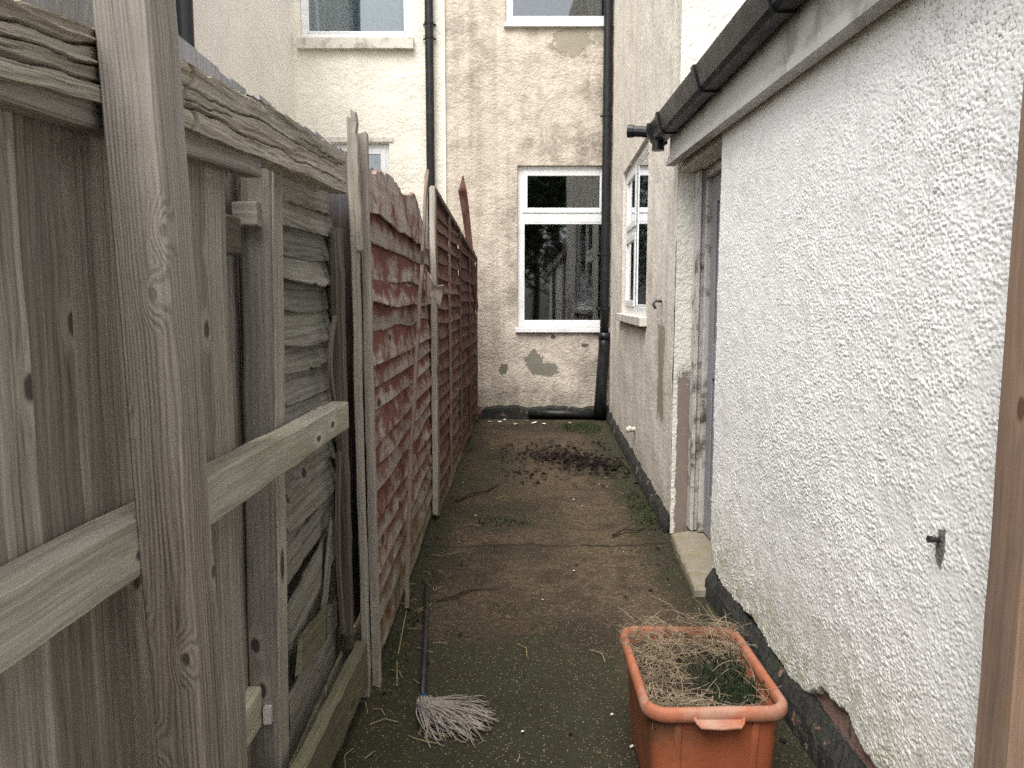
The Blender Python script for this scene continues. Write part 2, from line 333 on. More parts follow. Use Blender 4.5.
M['flake']=plain('paint_flake',(.66,.64,.58),.7,.2,.15,30)
M['curtain']=plain('curtain_cloth',(.17,.17,.165),.9,.1,.15,9)
M['curtain_blue']=plain('net_curtain',(.55,.62,.68),.9,.1,.1,6)
M['blind']=plain('white_blind',(.8,.81,.82),.8,.2,.05,6)
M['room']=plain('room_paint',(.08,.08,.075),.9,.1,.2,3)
M['roof']=plain('roof_slate',(.07,.07,.075),.8,.3,.3,12)
M['bark']=plain('bark',(.09,.07,.05),.9,.1,.4,12)
M['treeleaf']=plain('tree_leaf',(.09,.12,.06),.6,.3,.6,3)

k=NT('window_glass'); t=k.t; t.nodes.remove(k.b)
tr=t.nodes.new('ShaderNodeBsdfTransparent'); gl=t.nodes.new('ShaderNodeBsdfGlossy'); gl.inputs['Roughness'].default_value=.03
tr.inputs[0].default_value=(.80,.84,.84,1); gl.inputs[0].default_value=(.95,.97,1,1)
fr=t.nodes.new('ShaderNodeFresnel'); fr.inputs[0].default_value=1.55
mx=t.nodes.new('ShaderNodeMixShader'); f2=k.math('MULTIPLY_ADD',fr.outputs[0],1.25,.06,clamp=True); t.links.new(f2,mx.inputs[0])
t.links.new(tr.outputs[0],mx.inputs[1]); t.links.new(gl.outputs[0],mx.inputs[2]); t.links.new(mx.outputs[0],t.nodes['Material Output'].inputs[0])
M['glass']=k.m

# plinth: black bituminous paint over brick, flaking to brick
k=NT('black_plinth',.75,.3); P=k.pos(); x,y,z=k.sep(P)
br=k.n('ShaderNodeTexBrick'); k.l(k.comb(k.math('ADD',y,x),z,0),br.inputs['Vector']); br.inputs['Scale'].default_value=1
for a,b in (('Brick Width',.225),('Row Height',.075),('Mortar Size',.008)): br.inputs[a].default_value=b
br.inputs['Color1'].default_value=(.23,.12,.085,1);br.inputs['Color2'].default_value=(.28,.17,.13,1);br.inputs['Mortar'].default_value=(.22,.19,.155,1)
n1=k.noise(P,14,6,.7); n2=k.noise(P,60,4,.6)
c=k.mix(k.rng(k.noise(P,6,6,.7),.60,.66),k.mix(n2,(.014,.014,.014),(.04,.038,.034)),br.outputs['Color'])
c=k.mix(k.math('MULTIPLY',k.rng(n1,.5,.68),.5),c,(.055,.065,.028))
h=k.math('ADD',k.math('MULTIPLY',br.outputs['Fac'],-.6),k.math('ADD',n1,k.math('MULTIPLY',n2,.5)))
M['plinth']=k.out(c,k.bump(h,.9,.02))
k=NT('exposed_brick',.9,.2); P=k.pos(); x,y,z=k.sep(P)
br=k.n('ShaderNodeTexBrick'); k.l(k.comb(y,k.math('ADD',z,.02),0),br.inputs['Vector']); br.inputs['Scale'].default_value=1
for a,b in (('Brick Width',.225),('Row Height',.075),('Mortar Size',.008)): br.inputs[a].default_value=b
br.inputs['Color1'].default_value=(.27,.17,.14,1);br.inputs['Color2'].default_value=(.33,.22,.19,1);br.inputs['Mortar'].default_value=(.22,.20,.17,1)
n1=k.noise(P,20,6,.7)
c=k.mix(k.rng(n1,.5,.7),br.outputs['Color'],(.10,.075,.06))
M['brick']=k.out(c,k.bump(k.math('ADD',n1,k.math('MULTIPLY',br.outputs['Fac'],-.7)),.8,.012))

# path concrete: brown exposed aggregate, moss patches, fine pale grit
k=NT('mossy_concrete',.92,.22); P=k.pos(); x,y,z=k.sep(P)
n0=k.noise(P,1.25,6,.62,.4); n1=k.noise(P,4.5,6,.68); n2=k.noise(P,34,5,.7); n3=k.noise(P,150,3,.6)
c=k.mix(k.rng(n1,.3,.72),(.040,.028,.016),(.140,.099,.060))
c=k.mix(k.math('MULTIPLY',k.rng(n2,.42,.66),.55),c,(.045,.034,.022))
wet=k.rng(k.noise(P,.9,5,.6),.47,.62); c=k.mix(k.math('MULTIPLY',wet,.75),c,(.030,.023,.015))
def zone(cx,cy,rx,ry):
    d=k.math('SQRT',k.math('ADD',k.math('POWER',k.math('DIVIDE',k.math('SUBTRACT',x,cx),rx),2),k.math('POWER',k.math('DIVIDE',k.math('SUBTRACT',y,cy),ry),2)))
    return k.rng(d,.35,1.25,1,0)
mz=k.math('MAXIMUM',k.math('MULTIPLY',zone(-.05,2.2,.9,1.25),1.15),k.math('MULTIPLY',k.math('MAXIMUM',zone(-.25,6.3,.45,1.3),k.math('MAXIMUM',zone(.75,8.5,.5,.6),zone(-.1,5.0,.6,.5))),.6))
mz=k.math('MAXIMUM',mz,k.math('MAXIMUM',k.rng(x,.62,.95,0,1.15),k.rng(x,-.25,-.50,0,.95)))
mm=k.rng(k.math('ADD',k.math('MULTIPLY',mz,.22),k.math('ADD',k.math('MULTIPLY',n1,.9),k.math('MULTIPLY',n2,.5))),.73,.93)
mcol=k.mix(n2,(.014,.015,.008),(.040,.042,.020))
c=k.mix(k.math('MULTIPLY',mm,.88),c,mcol)
vd=k.vor(P,105); vc=k.sep(k.vor(P,105,'Color'))[0]
grit=k.math('MULTIPLY',k.rng(vd,.25,.36,1,0),k.math('GREATER_THAN',vc,.74))
c=k.mix(k.math('MULTIPLY',grit,.65),c,(.26,.215,.145))
vd2=k.vor(P,60); vc2=k.sep(k.vor(P,60,'Color'))[1]
c=k.mix(k.math('MULTIPLY',k.math('MULTIPLY',k.rng(vd2,.16,.22,1,0),k.math('GREATER_THAN',vc2,.9)),.7),c,(.34,.31,.24))
crack=k.math('ADD',y,k.math('MULTIPLY_ADD',k.noise(P,3,4,.6),.3,-.15+.02)); crack=k.math('ABSOLUTE',k.math('SUBTRACT',crack,4.42))
cm=k.rng(crack,.006,.02,1,0); c=k.mix(k.math('MULTIPLY',cm,.7),c,(.015,.013,.010))
h=k.math('ADD',k.math('MULTIPLY',n2,1.),k.math('ADD',k.math('MULTIPLY',n3,.6),k.math('MULTIPLY',vd,-.35)))
h=k.math('SUBTRACT',h,cm); h=k.math('ADD',h,k.math('MULTIPLY',mm,.5))
M['path']=k.out(c,k.bump(h,.9,.012),k.rng(n1,.3,.7,.75,.98))
k=NT('garden_soil',.95,.1);P=k.pos();n=k.noise(P,3,6,.6)
M['ground']=k.out(k.mix(n,(.06,.07,.03),(.10,.085,.05)),k.bump(k.noise(P,20,5),.6,.03))

# ------------------------------------------------------------------ setting
n=120
g=np.linspace(-45,45,n); gx,gy=np.meshgrid(g,g,indexing='ij')
V=np.stack([gx.ravel(),gy.ravel(),(-.05+.0*gx).ravel()],1); tag(gridmesh('ground',V,n,n,M['ground']),kind='structure')
xs=np.arange(-.78,1.26,.02); ys=np.arange(-1.5,9.26,.025); X,Y=np.meshgrid(xs,ys,indexing='ij')
Z=.018*(fbm(X*2.2,Y*2.2,3)-.47)+.012*(fbm(X*9,Y*9,9)-.47)
V=np.stack([X.ravel(),Y.ravel(),Z.ravel()],1); tag(gridmesh('path',V,len(xs),len(ys),M['path']),kind='structure')

def sheet(name, mapf, u0,u1,v0,v1, holes, step, m, parent, depth=.07, disp=.01, seed=0, freq=6):
    """wall sheet in local (u,v,n) with holes and their reveals; mapf maps arrays u,v,n -> (N,3)"""
    def lines(a,b,cuts):
        L=sorted({round(a,4),round(b,4),*[round(c,4) for c in cuts if a<c<b]}); o=[]
        for p,q in zip(L,L[1:]):
            k=max(1,int(math.ceil((q-p)/step))); o+=[p+(q-p)*i/k for i in range(k)]
        return np.array(o+[L[-1]])
    us=lines(u0,u1,[c for h in holes for c in h[:2]]); vs=lines(v0,v1,[c for h in holes for c in h[2:]])
    U,Vv=np.meshgrid(us,vs,indexing='ij')
    N=disp*(fbm(U*freq,Vv*freq,seed)-.47)*2
    mask=np.ones((len(us)-1,len(vs)-1),bool); uc=(us[1:]+us[:-1])/2; vc=(vs[1:]+vs[:-1])/2
    for h in holes:
        e=(U>=h[0]-1e-4)&(U<=h[1]+1e-4)&(Vv>=h[2]-1e-4)&(Vv<=h[3]+1e-4); N[e]=0
        mask&=~((uc[:,None]>h[0])&(uc[:,None]<h[1])&(vc[None]>h[2])&(vc[None]<h[3]))
    o=gridmesh(name,mapf(U.ravel(),Vv.ravel(),N.ravel()),len(us),len(vs),m,parent,mask=mask)
    if holes:
        for (a,c,d,e) in holes:
            b=MB()
            def q(u,v,n_): return tuple(mapf(np.array([u]),np.array([v]),np.array([n_]))[0])
            P0=[q(a,d,0),q(c,d,0),q(c,e,0),q(a,e,0)]; P1=[q(a,d,-depth),q(c,d,-depth),q(c,e,-depth),q(a,e,-depth)]
            b.add(P0+P1,[(i,(i+1)%4,4+(i+1)%4,4+i) for i in range(4)])
            b.build('window_reveal',m,parent)
    return o

def lbox(b,mapf,u0,u1,v0,v1,n0,n1):
    c=[(u0,v0,n0),(u1,v0,n0),(u1,v1,n0),(u0,v1,n0),(u0,v0,n1),(u1,v0,n1),(u1,v1,n1),(u0,v1,n1)]
    A=np.array(c,float); P=mapf(A[:,0],A[:,1],A[:,2])
    b.add([tuple(p) for p in P],[(0,3,2,1),(4,5,6,7),(0,1,5,4),(1,2,6,5),(2,3,7,6),(3,0,4,7)])

def window(parent,mapf,u0,u1,v0,v1,lights,rec=.045,sill=True,sillmat='upvc',sillh=.035,sillout=.05,curtain=None,room=True,over=.03):
    """lights: list of (u0,u1,v0,v1,opening) glazed fields in window coordinates"""
    fw=.07; b=MB(); e=.001
    lbox(b,mapf,u0+e,u0+fw,v0+e,v1-e,-rec-.06,-rec); lbox(b,mapf,u1-fw,u1-e,v0+e,v1-e,-rec-.06,-rec)
    lbox(b,mapf,u0+fw,u1-fw,v0+e,v0+fw,-rec-.06,-rec); lbox(b,mapf,u0+fw,u1-fw,v1-fw,v1-e,-rec-.06,-rec)
    for (a,c,d,f,op) in lights:   # glazing fields: sash frame standing proud when it opens
        w=.06 if op else .022; n1=-rec+(.008 if op else -.004)
        lbox(b,mapf,a,a+w,d,f,-rec-.05,n1);lbox(b,mapf,c-w,c,d,f,-rec-.05,n1)
        lbox(b,mapf,a+w,c-w,d,d+w,-rec-.05,n1);lbox(b,mapf,a+w,c-w,f-w,f,-rec-.05,n1)
    us=sorted({l[0] for l in lights}|{l[1] for l in lights}); vs=sorted({l[2] for l in lights}|{l[3] for l in lights})
    # transoms / mullions fill between fields
    for i,l in enumerate(lights):
        for l2 in lights[i+1:]:
            if abs(l[0]-l2[0])<.01 and abs(l[1]-l2[1])<.01:
                lo,hi=sorted([l,l2],key=lambda t:t[2]); lbox(b,mapf,l[0],l[1],lo[3],hi[2],-rec-.06,-rec-.002)
            elif l[1]<l2[0]+.001 or l2[1]<l[0]+.001:
                lo,hi=sorted([l,l2],key=lambda t:t[0]); 
                if hi[0]-lo[1]<.12: lbox(b,mapf,lo[1],hi[0],v0+fw,v1-fw,-rec-.06,-rec-.002-.001*i)
    fr=b.build('window',M['upvc'],parent,bevel=.005)
    for (a,c,d,f,op) in lights:
        g=MB(); w=.055 if op else .02; lbox(g,mapf,a+w,c-w,d+w,f-w,-rec-.016,-rec-.010); g.build('pane',M['glass'],fr)
    if sill:
        s=MB(); lbox(s,mapf,u0-over,u1+over,v0-sillh,v0-.002,-.04,sillout); s.build('sill',M[sillmat],fr,bevel=.006)
    if curtain:
        for (a,c,mm,amp) in curtain:
            nu=max(6,int((c-a)/.012)); us=np.linspace(a,c,nu); vv=np.linspace(v0-.1,v1+.05,6); U,W=np.meshgrid(us,vv,indexing='ij')
            N=-rec-.22+amp*np.sin(U*2*math.pi/.09+np.sin(U*17)*1.5)+amp*.4*np.sin(W*3+U*20)
            gridmesh('curtain',mapf(U.ravel(),W.ravel(),N.ravel()),nu,6,M[mm],fr)
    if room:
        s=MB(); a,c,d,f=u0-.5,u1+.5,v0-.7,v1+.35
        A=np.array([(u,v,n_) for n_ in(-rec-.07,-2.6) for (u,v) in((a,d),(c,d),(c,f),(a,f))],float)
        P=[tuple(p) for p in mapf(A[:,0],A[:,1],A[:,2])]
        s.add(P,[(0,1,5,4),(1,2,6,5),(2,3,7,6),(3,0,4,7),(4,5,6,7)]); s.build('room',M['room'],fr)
    return fr

# --- own house: rear wall (faces -Y) and two-storey wing on the right
YB=9.25
house=empty('terraced_house',(0,0,0),'beige roughcast house closing the far end of the alley with patched stained render','house')
mb_back=lambda u,v,n_: np.stack([u,YB-n_,v],1)
LW=(.065,1.17,1.12,3.04); UW=(-.075,1.17,4.655,6.0)
sheet('wall',mb_back,-.785,1.30,.0,6.6,[LW,UW],.045,M['wall_back'],house,disp=.02,seed=4,freq=3,depth=.12)
b=MB(); yy=np.linspace(-.78,1.2,60)
w1=wave(1.2)
vs=[];fs=[]
for i,u in enumerate(yy):
    t=.15+.025*w1(u*2)+random.uniform(-.006,.006)
    vs+=[(u,YB-.05+random.uniform(-.006,.006),-.03),(u,YB-.045+random.uniform(-.008,.008),t-.02),(u,YB-.02,t),(u,YB+.02,t+.01)]
fs=[(i*4+k,(i+1)*4+k,(i+1)*4+k+1,i*4+k+1) for i in range(59) for k in range(3)]
b.add(vs,fs); b.build('plinth',M['plinth'],house)
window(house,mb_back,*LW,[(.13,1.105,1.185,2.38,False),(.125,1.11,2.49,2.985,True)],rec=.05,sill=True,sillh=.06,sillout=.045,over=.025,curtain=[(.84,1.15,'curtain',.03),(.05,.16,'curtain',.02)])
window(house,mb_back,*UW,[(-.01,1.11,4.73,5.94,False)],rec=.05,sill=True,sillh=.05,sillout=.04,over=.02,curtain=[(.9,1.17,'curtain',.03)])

SL=.043; Y0=4.62
mb_side=lambda u,v,n_: np.stack([.985+(u-Y0)*SL-n_, u+0*v, v],1)
SW=(5.95,7.85,1.32,2.72)
sheet('side_wall',mb_side,Y0,YB,.0,6.4,[SW],.045,M['wall_side'],house,disp=.012,seed=14,freq=4,depth=.11)
window(house,mb_side,*SW,[(6.02,6.92,1.39,2.65,False),(7.0,7.78,1.39,2.06,True),(7.0,7.78,2.12,2.65,True)],rec=.035,sillmat='sill',sillh=.075,sillout=.055,over=.06)
mb_end=lambda u,v,n_: np.stack([u,Y0-n_,v],1)
sheet('end_wall',mb_end,.986,4.6,-.02,6.4,[],.06,M['wall_end'],house,disp=.012,seed=24,freq=4)
# side plinth
def plinth_strip(name,fx,y0,y1,parent,h0=.13,amp=.02,seed=1,top=None,lean=.03,n=160,mat='plinth'):
    b=MB(); ys=np.linspace(y0,y1,n); w=wave(1.1)
    vs=[]
    for y in ys:
        t=(top(y) if top else h0)+amp*w(y)
        for j,(f,dx) in enumerate(((-.3,0),(.25,.004),(.6,.012),(.9,lean*.8),(1.,lean),(1.02,lean+.05))):
            vs.append((fx(y)+dx+random.uniform(-.006,.006)*(j<4),y,t*f+random.uniform(-.004,.004)))
    fs=[(i*6+k,i*6+k+1,(i+1)*6+k+1,(i+1)*6+k) for i in range(n-1) for k in range(5)]
    fs+=[(0,1,2,3,4,5),tuple((n-1)*6+k for k in range(5,-1,-1))]; b.add(vs,fs); return b.build(name,M[mat],parent)
plinth_strip('side_plinth',lambda y:.945+(y-Y0)*SL,Y0+.001,YB-.02,house,h0=.125,lean=.045)
# rainwater pipe on the rear wall in the corner
b=MB(); px=1.112; b.tube([(px,YB-.075,z) for z in np.linspace(.95,6.6,12)],.052,14); dp=b.build('drainpipe',M['black_plastic'],house,smooth=True)
b=MB(); b.tube([(px,YB-.08,1.02),(px-.002,YB-.082,.9),(px-.03,YB-.09,.45),(px-.045,YB-.12,.04)],[.06,.064,.066,.078],14); b.tube([(px,YB-.08,1.06),(px,YB-.08,.98)],.07,14); b.build('pipe_shoe',M['black_plastic'],dp,smooth=True)
for z in (1.35,2.0,3.6):
    b=MB(); b.tube([(px-.075,YB-.03,z),(px+.085,YB-.03,z)],.014,8); b.tube([(px,YB-.075,z-.02),(px,YB-.075,z+.02)],.058,14)
    b.build('pipe_bracket',M['black_plastic'],dp)
b=MB(); b.tube([(.2,YB-.09,.08),(.62,YB-.09,.075),(1.02,YB-.1,.06)],.045,10); b.build('ground_pipe',M['black_plastic'],house,smooth=True)
# hook, overflow pipe
hx=.985+(5.1-Y0)*SL
b=MB(); b.tube([(hx+.01,5.1,1.44),(hx-.05,5.1,1.445),(hx-.065,5.09,1.42),(hx-.05,5.08,1.395)],.009,8); b.build('wall_hook',M['metal'],house,smooth=True)
hx=.985+(6.55-Y0)*SL
b=MB(); b.tube([(hx+.02,6.55,.33),(hx-.07,6.55,.325)],.022,10); b.tube([(hx-.03,6.55,.33),(hx-.055,6.55,.33)],.028,10); b.build('overflow_pipe',M['sill'],house,smooth=True)
setbase(house,(.2,YB,0))

# --- neighbour house on the left
nb=empty('neighbour_house',(0,0,0),'cream painted house behind the left fence with white framed windows','house')
mb_nb=lambda u,v,n_: np.stack([u,YB-.025-n_,v],1)
NU=(-2.46,-1.17,4.475,5.9); NL=(-2.35,-1.45,1.6,3.29)
sheet('wall',mb_nb,-2.62,-.80,.0,6.6,[NU,NL],.05,M['wall_neigh'],nb,disp=.02,seed=34,freq=3,depth=.12)
b=MB(); b.box((-.80,YB-.034,0),(-.782,YB+.02,6.6)); b.build('wall_edge',M['wall_neigh2'],nb)
window(nb,mb_nb,*NU,[(-2.39,-1.24,4.55,5.83,False)],sillmat='sill',sillh=.13,sillout=.06,over=.03,curtain=[(-2.45,-1.18,'curtain_blue',.02)])
window(nb,mb_nb,*NL,[(-2.30,-1.50,1.66,2.6,False),(-2.30,-1.50,2.68,3.23,True)],sillmat='sill',curtain=[(-2.35,-1.45,'blind',.002)])
b=MB(); lbox(b,mb_nb,-2.5,-1.40,3.30,3.36,-.02,.012); b.build('drip_ledge',M['sill'],nb,bevel=.006)
mb_nbs=lambda u,v,n_: np.stack([-2.55+n_,u,v],1)
sheet('side_wall',mb_nbs,5.7,YB+.0,.0,6.4,[],.06,M['wall_neigh2'],nb,disp=.012,seed=44,freq=3)
b=MB(); b.box((-6.5,5.70,0),(-2.553,5.76,6.4)); b.build('end_wall',M['wall_neigh2'],nb)
b=MB(); b.tube([(-.955,YB-.10,z) for z in np.linspace(.05,6.6,8)],.05,14); dp=b.build('drainpipe',M['black_plastic'],nb,smooth=True)
for z in (4.62,4.46):
    b=MB(); b.tube([(-1.03,YB-.05,z),(-.88,YB-.05,z)],.012,8); b.tube([(-.955,YB-.1,z-.015),(-.955,YB-.1,z+.015)],.056,14)
    b.build('pipe_bracket',M['black_plastic'],dp)
b=MB(); b.tube([(-2.46,5.98,z) for z in np.linspace(.05,6.4,8)],.062,14); b.build('drainpipe',M['black_plastic'],nb,smooth=True)
setbase(nb,(-2,YB,0))

# --- lean-to with the pebbledashed wall, door, fascia, gutter
lean=empty('lean_to',(0,0,0),'white pebbledash lean-to on the right with black gutter and recessed grey door','extension')
ys=np.concatenate([np.arange(-1.2,.3,.03),np.arange(.3,1.3,.006),np.arange(1.3,3.681,.0034)]); ts=np.linspace(0,1,640)
def zbot(y):
    b_=.125+.012*np.sin(y*9)+.02*(fbm(y*14,y*0+.5,77)-.47)*2
    br_=1/(1+np.exp(-(2.36-y)/.02))*(.075+.05*(fbm(y*9,y*0+3.3,81)-.4)*2)
    cor=np.clip((y-3.5)/.18,0,1)**2*.16
    return b_+br_+cor
Yg,T=np.meshgrid(ys,ts,indexing='ij'); zb=zbot(Yg); Zg=zb+T*(2.262-zb)
st=stones(Yg/.0105,Zg/.0098,5); st2=stones(Yg/.0070+7.3,Zg/.0066+3.1,15)
big=fbm(Yg*3,Zg*3,61)
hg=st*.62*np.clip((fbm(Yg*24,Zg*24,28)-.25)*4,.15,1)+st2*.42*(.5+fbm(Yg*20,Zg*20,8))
amt=np.where(Yg<.3,.1,1.)*.0060*(.5+.95*np.clip(fbm(Yg*2.3+3,Zg*2.3,66)*1.1,.2,1))
near_edge=np.clip(T/.006,0,1)*np.clip((3.68-Yg)/.012,0,1)
Hh=hg*amt+.005*(big-.47)+.004*(fbm(Yg*14,Zg*14,19)-.47)
bell=-.012*np.exp(-((Zg-zb)/.05)**2)
Xg=.985-Hh*near_edge+bell*0+.02*(1-np.sqrt(np.clip(T/.008,0,1)))+.02*(1-np.sqrt(np.clip((3.68-Yg)/.02,0,1)))
V=np.stack([Xg.ravel(),Yg.ravel(),Zg.ravel()],1)
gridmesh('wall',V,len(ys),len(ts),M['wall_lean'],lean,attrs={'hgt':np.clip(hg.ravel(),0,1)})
b=MB(); b.box((1.002,3.60,.06),(1.22,3.676,2.262)); b.box((1.002,3.678,2.205),(1.22,4.612,2.50)); b.build('door_reveal',M['wall_end'],lean)
plinth_strip('plinth',lambda y:.945,-1.2,3.62,lean,h0=.15,lean=.045,top=lambda y:.135,n=240)
b=MB(); b.box((1.006,-1.2,-.02),(1.05,3.66,.46)); b.build('exposed_brick',M['brick'],lean)
# fascia (slightly falling to the camera) with moulding and soffit
def fz(y): return 2.150+.0185*y
b=MB()
for i in range(1):
    y0,y1=-1.2,4.60
    def pr(y): 
        z=fz(y); return [(.962,z+.012),(.918,z+.012),(.908,z+.004),(.908,z+.030),(.914,z+.036),(.914,z+.058),(.922,z+.064),(.922,z+.30),(.945,z+.30)]
    ny=40;vs=[];
    for k2 in range(ny+1):
        y=y0+(y1-y0)*k2/ny
        vs+=[(x_,y,z_) for x_,z_ in [(.99,fz(y)+.02),(.962,fz(y)+.02),(.962,fz(y)),(.908,fz(y)),(.908,fz(y)+.026),(.918,fz(y)+.032),(.918,fz(y)+.052),(.930,fz(y)+.058),(.930,fz(y)+.31),(.985,fz(y)+.31)]]
    q=10
    b.add(vs,[(i2*q+j,(i2+1)*q+j,(i2+1)*q+(j+1)%q,i2*q+(j+1)%q) for i2 in range(ny) for j in range(q)]+[tuple(range(q)),tuple(ny*q+j for j in range(q-1,-1,-1))])
b.build('fascia',M['fascia'],lean)
# square-line gutter: open channel, brackets, stop end and outlet stub
gz=2.375
prof=[(.915,gz+.105),(.915,gz+.01),(.905,gz),(.850,gz),(.832,gz+.015),(.812,gz+.085),(.808,gz+.105),(.814,gz+.108),(.818,gz+.09),(.838,gz+.02),(.852,gz+.006),(.903,gz+.006),(.909,gz+.012),(.909,gz+.105)]
def extr(b,prof,y0,y1,sc=1.0,cx=.86,cz=gz+.05,ny=2,dz=0):
    q=len(prof);vs=[]
    for i in range(ny+1):
        y=y0+(y1-y0)*i/ny; vs+=[(cx+(x_-cx)*sc,y,cz+(z_-cz)*sc+dz) for x_,z_ in prof]
    b.add(vs,[(i*q+j,(i+1)*q+j,(i+1)*q+(j+1)%q,i*q+(j+1)%q) for i in range(ny) for j in range(q)]+[tuple(range(q)),tuple(ny*q+j for j in range(q-1,-1,-1))])
b=MB(); extr(b,prof,-1.2,3.52,ny=20); extr(b,prof,3.525,4.62,ny=8); gu=b.build('gutter',M['gutter'],lean)
solid=[(.917,gz+.10),(.917,gz+.0),(.904,gz-.008),(.848,gz-.008),(.826,gz+.01),(.804,gz+.085),(.800,gz+.112),(.812,gz+.114),(.820,gz+.095),(.84,gz+.02),(.85,gz+.009),(.90,gz+.009),(.907,gz+.015),(.907,gz+.10)]
for y in (1.6,2.56,3.50,4.35):
    b=MB(); extr(b,solid,y,y+.045,ny=1); b.build('gutter_bracket',M['gutter'],gu)
b=MB(); endp=[(.92,gz+.10),(.92,gz-.005),(.905,gz-.012),(.846,gz-.012),(.822,gz+.01),(.798,gz+.09),(.798,gz+.112),(.81,gz+.112)]
extr(b,endp,4.622,4.66,ny=1)
b.tube([(.86,4.60,gz+.01),(.86,4.60,gz-.05)],.036,12)
b.tube([(.82,4.70,gz+.075),(.775,4.72,gz+.085),(.72,4.74,gz+.09)],.032,12); b.tube([(.735,4.735,gz+.09),(.70,4.745,gz+.092)],.038,12)
b.build('gutter_outlet',M['black_plastic'],gu)
# lean-to roof
b=MB(); b.add([(.86,-1.2,2.50),(.86,4.32,2.50),(4.2,4.32,3.9),(4.2,-1.2,3.9),(.87,-1.2,2.46),(.87,4.32,2.46),(4.2,4.32,3.86),(4.2,-1.2,3.86)],[(0,1,2,3),(7,6,5,4),(0,4,5,1),(1,5,6,2),(2,6,7,3),(3,7,4,0)])
b.build('roof',M['roof'],lean)
# door recess: far jamb, stop, door leaf, threshold
zb0=.052
b=MB(); b.box((1.085,4.515,zb0),(1.22,4.612,2.20)); b.box((1.125,4.475,zb0),(1.22,4.513,2.20))
b.box((1.092,4.498,zb0),(1.104,4.5145,2.20)); b.box((1.125,3.69,zb0),(1.22,3.74,2.20)); b.box((1.115,3.742,2.15),(1.22,4.473,2.20))
db=b.build('door_frame',M['frame_paint'],lean,bevel=.006)
b=MB(); b.box((1.165,3.742,zb0+.01),(1.205,4.470,2.148))
b.box((1.153,4.37,zb0+.01),(1.1645,4.468,2.148)); b.box((1.153,3.744,zb0+.01),(1.1645,3.85,2.148)); b.box((1.153,3.852,zb0+.01),(1.1645,4.368,.30)); b.box((1.153,3.852,1.0),(1.1645,4.368,1.2)); b.box((1.153,3.852,2.0),(1.1645,4.368,2.148))
b.build('door',M['door_paint'],lean,bevel=.004)
b=MB()
q0=[(.962,4.47),(.892,3.59),(1.22,3.58),(1.22,4.60)]; ns=18; vs=[]
for zz,inset in ((-.05,0),(.036,0),(.048,.010)):
    cx=sum(p[0] for p in q0)/4; cy=sum(p[1] for p in q0)/4
    for e in range(4):
        a_,b_=q0[e],q0[(e+1)%4]
        for i in range(ns):
            f=i/ns; x_=a_[0]+(b_[0]-a_[0])*f; y_=a_[1]+(b_[1]-a_[1])*f
            dx,dy=cx-x_,cy-y_; L=math.hypot(dx,dy); jx=.004*math.sin(e*5+i*1.9)
            vs.append((x_+dx/L*(inset+jx),y_+dy/L*(inset+jx),zz+.002*math.sin(i*2.3+e)))
q=4*ns
b.add(vs,[(l*q+i,l*q+(i+1)%q,(l+1)*q+(i+1)%q,(l+1)*q+i) for l in range(2) for i in range(q)]+[tuple(2*q+i for i in range(q))]); b.build('doorstep',M['stone'],lean)
# old bolt in the wall
b=MB(); b.tube([(.985,1.70,.90),(.962,1.698,.903)],.006,8); b.tube([(.965,1.698,.903),(.957,1.697,.904)],.009,6)
b.build('wall_bolt',M['metal'],lean)
setbase(lean,(.985,2,0))

# ------------------------------------------------------------------ left close-board fence
fence=empty('board_fence',(0,0,0),'tall grey close-board fence with horizontal rails filling the left foreground','fence')
b=MB(); y=.30
while y<1.50:
    w=random.uniform(.095,.125); yc=y+w/2; top=1.885+.05*(y-.8)+random.uniform(-.012,.012)
    b.timber((-.588-random.uniform(0,.006),yc,.04),(-.588-random.uniform(0,.006),yc,top),w+.004,.018,(0,1,0),ch=.003,segs=20,wob=.0012); y+=w
b.build('board_panel',M['boards'],fence)
b=MB(); y=1.46
while y<4.25:
    w=random.uniform(.10,.13); top=1.965+.055*(y-1.55)+random.uniform(-.012,.012)
    b.timber((-.700,y+w/2,.04),(-.700+.01*random.random(),y+w/2,top),w+.003,.018,(0,1,0),ch=.003,segs=16,wob=.0012); y+=w
b.build('rear_board_panel',M['boards'],fence)
b=MB()
while y<9.2:
    b.timber((-.70,y+.06,.04),(-.70,y+.06,1.95),.125,.018,(0,1,0),ch=.003,segs=3); y+=.12
b.build('rear_board_panel',M['boards'],fence)
# sound rails
b=MB(); b.timber((-.548,.25,1.118),(-.548,2.39,1.088),.088,.056,(0,0,1),ch=.005,segs=40,wob=.0016); tag(b.build('rail',M['rail'],fence),'pale mossy middle rail')
b=MB(); b.timber((-.556,.25,1.655),(-.556,1.665,1.742),.062,.040,(0,0,1),ch=.004,segs=24,wob=.001); tag(b.build('rail',M['grey'],fence),'thin grey rail under the rotten one')
b=MB(); b.timber((-.672,.25,.42),(-.675,1.885,.395),.105,.04,(0,0,1),ch=.005,segs=24,wob=.0015); tag(b.build('rail',M['rail'],fence),'low mossy rail')
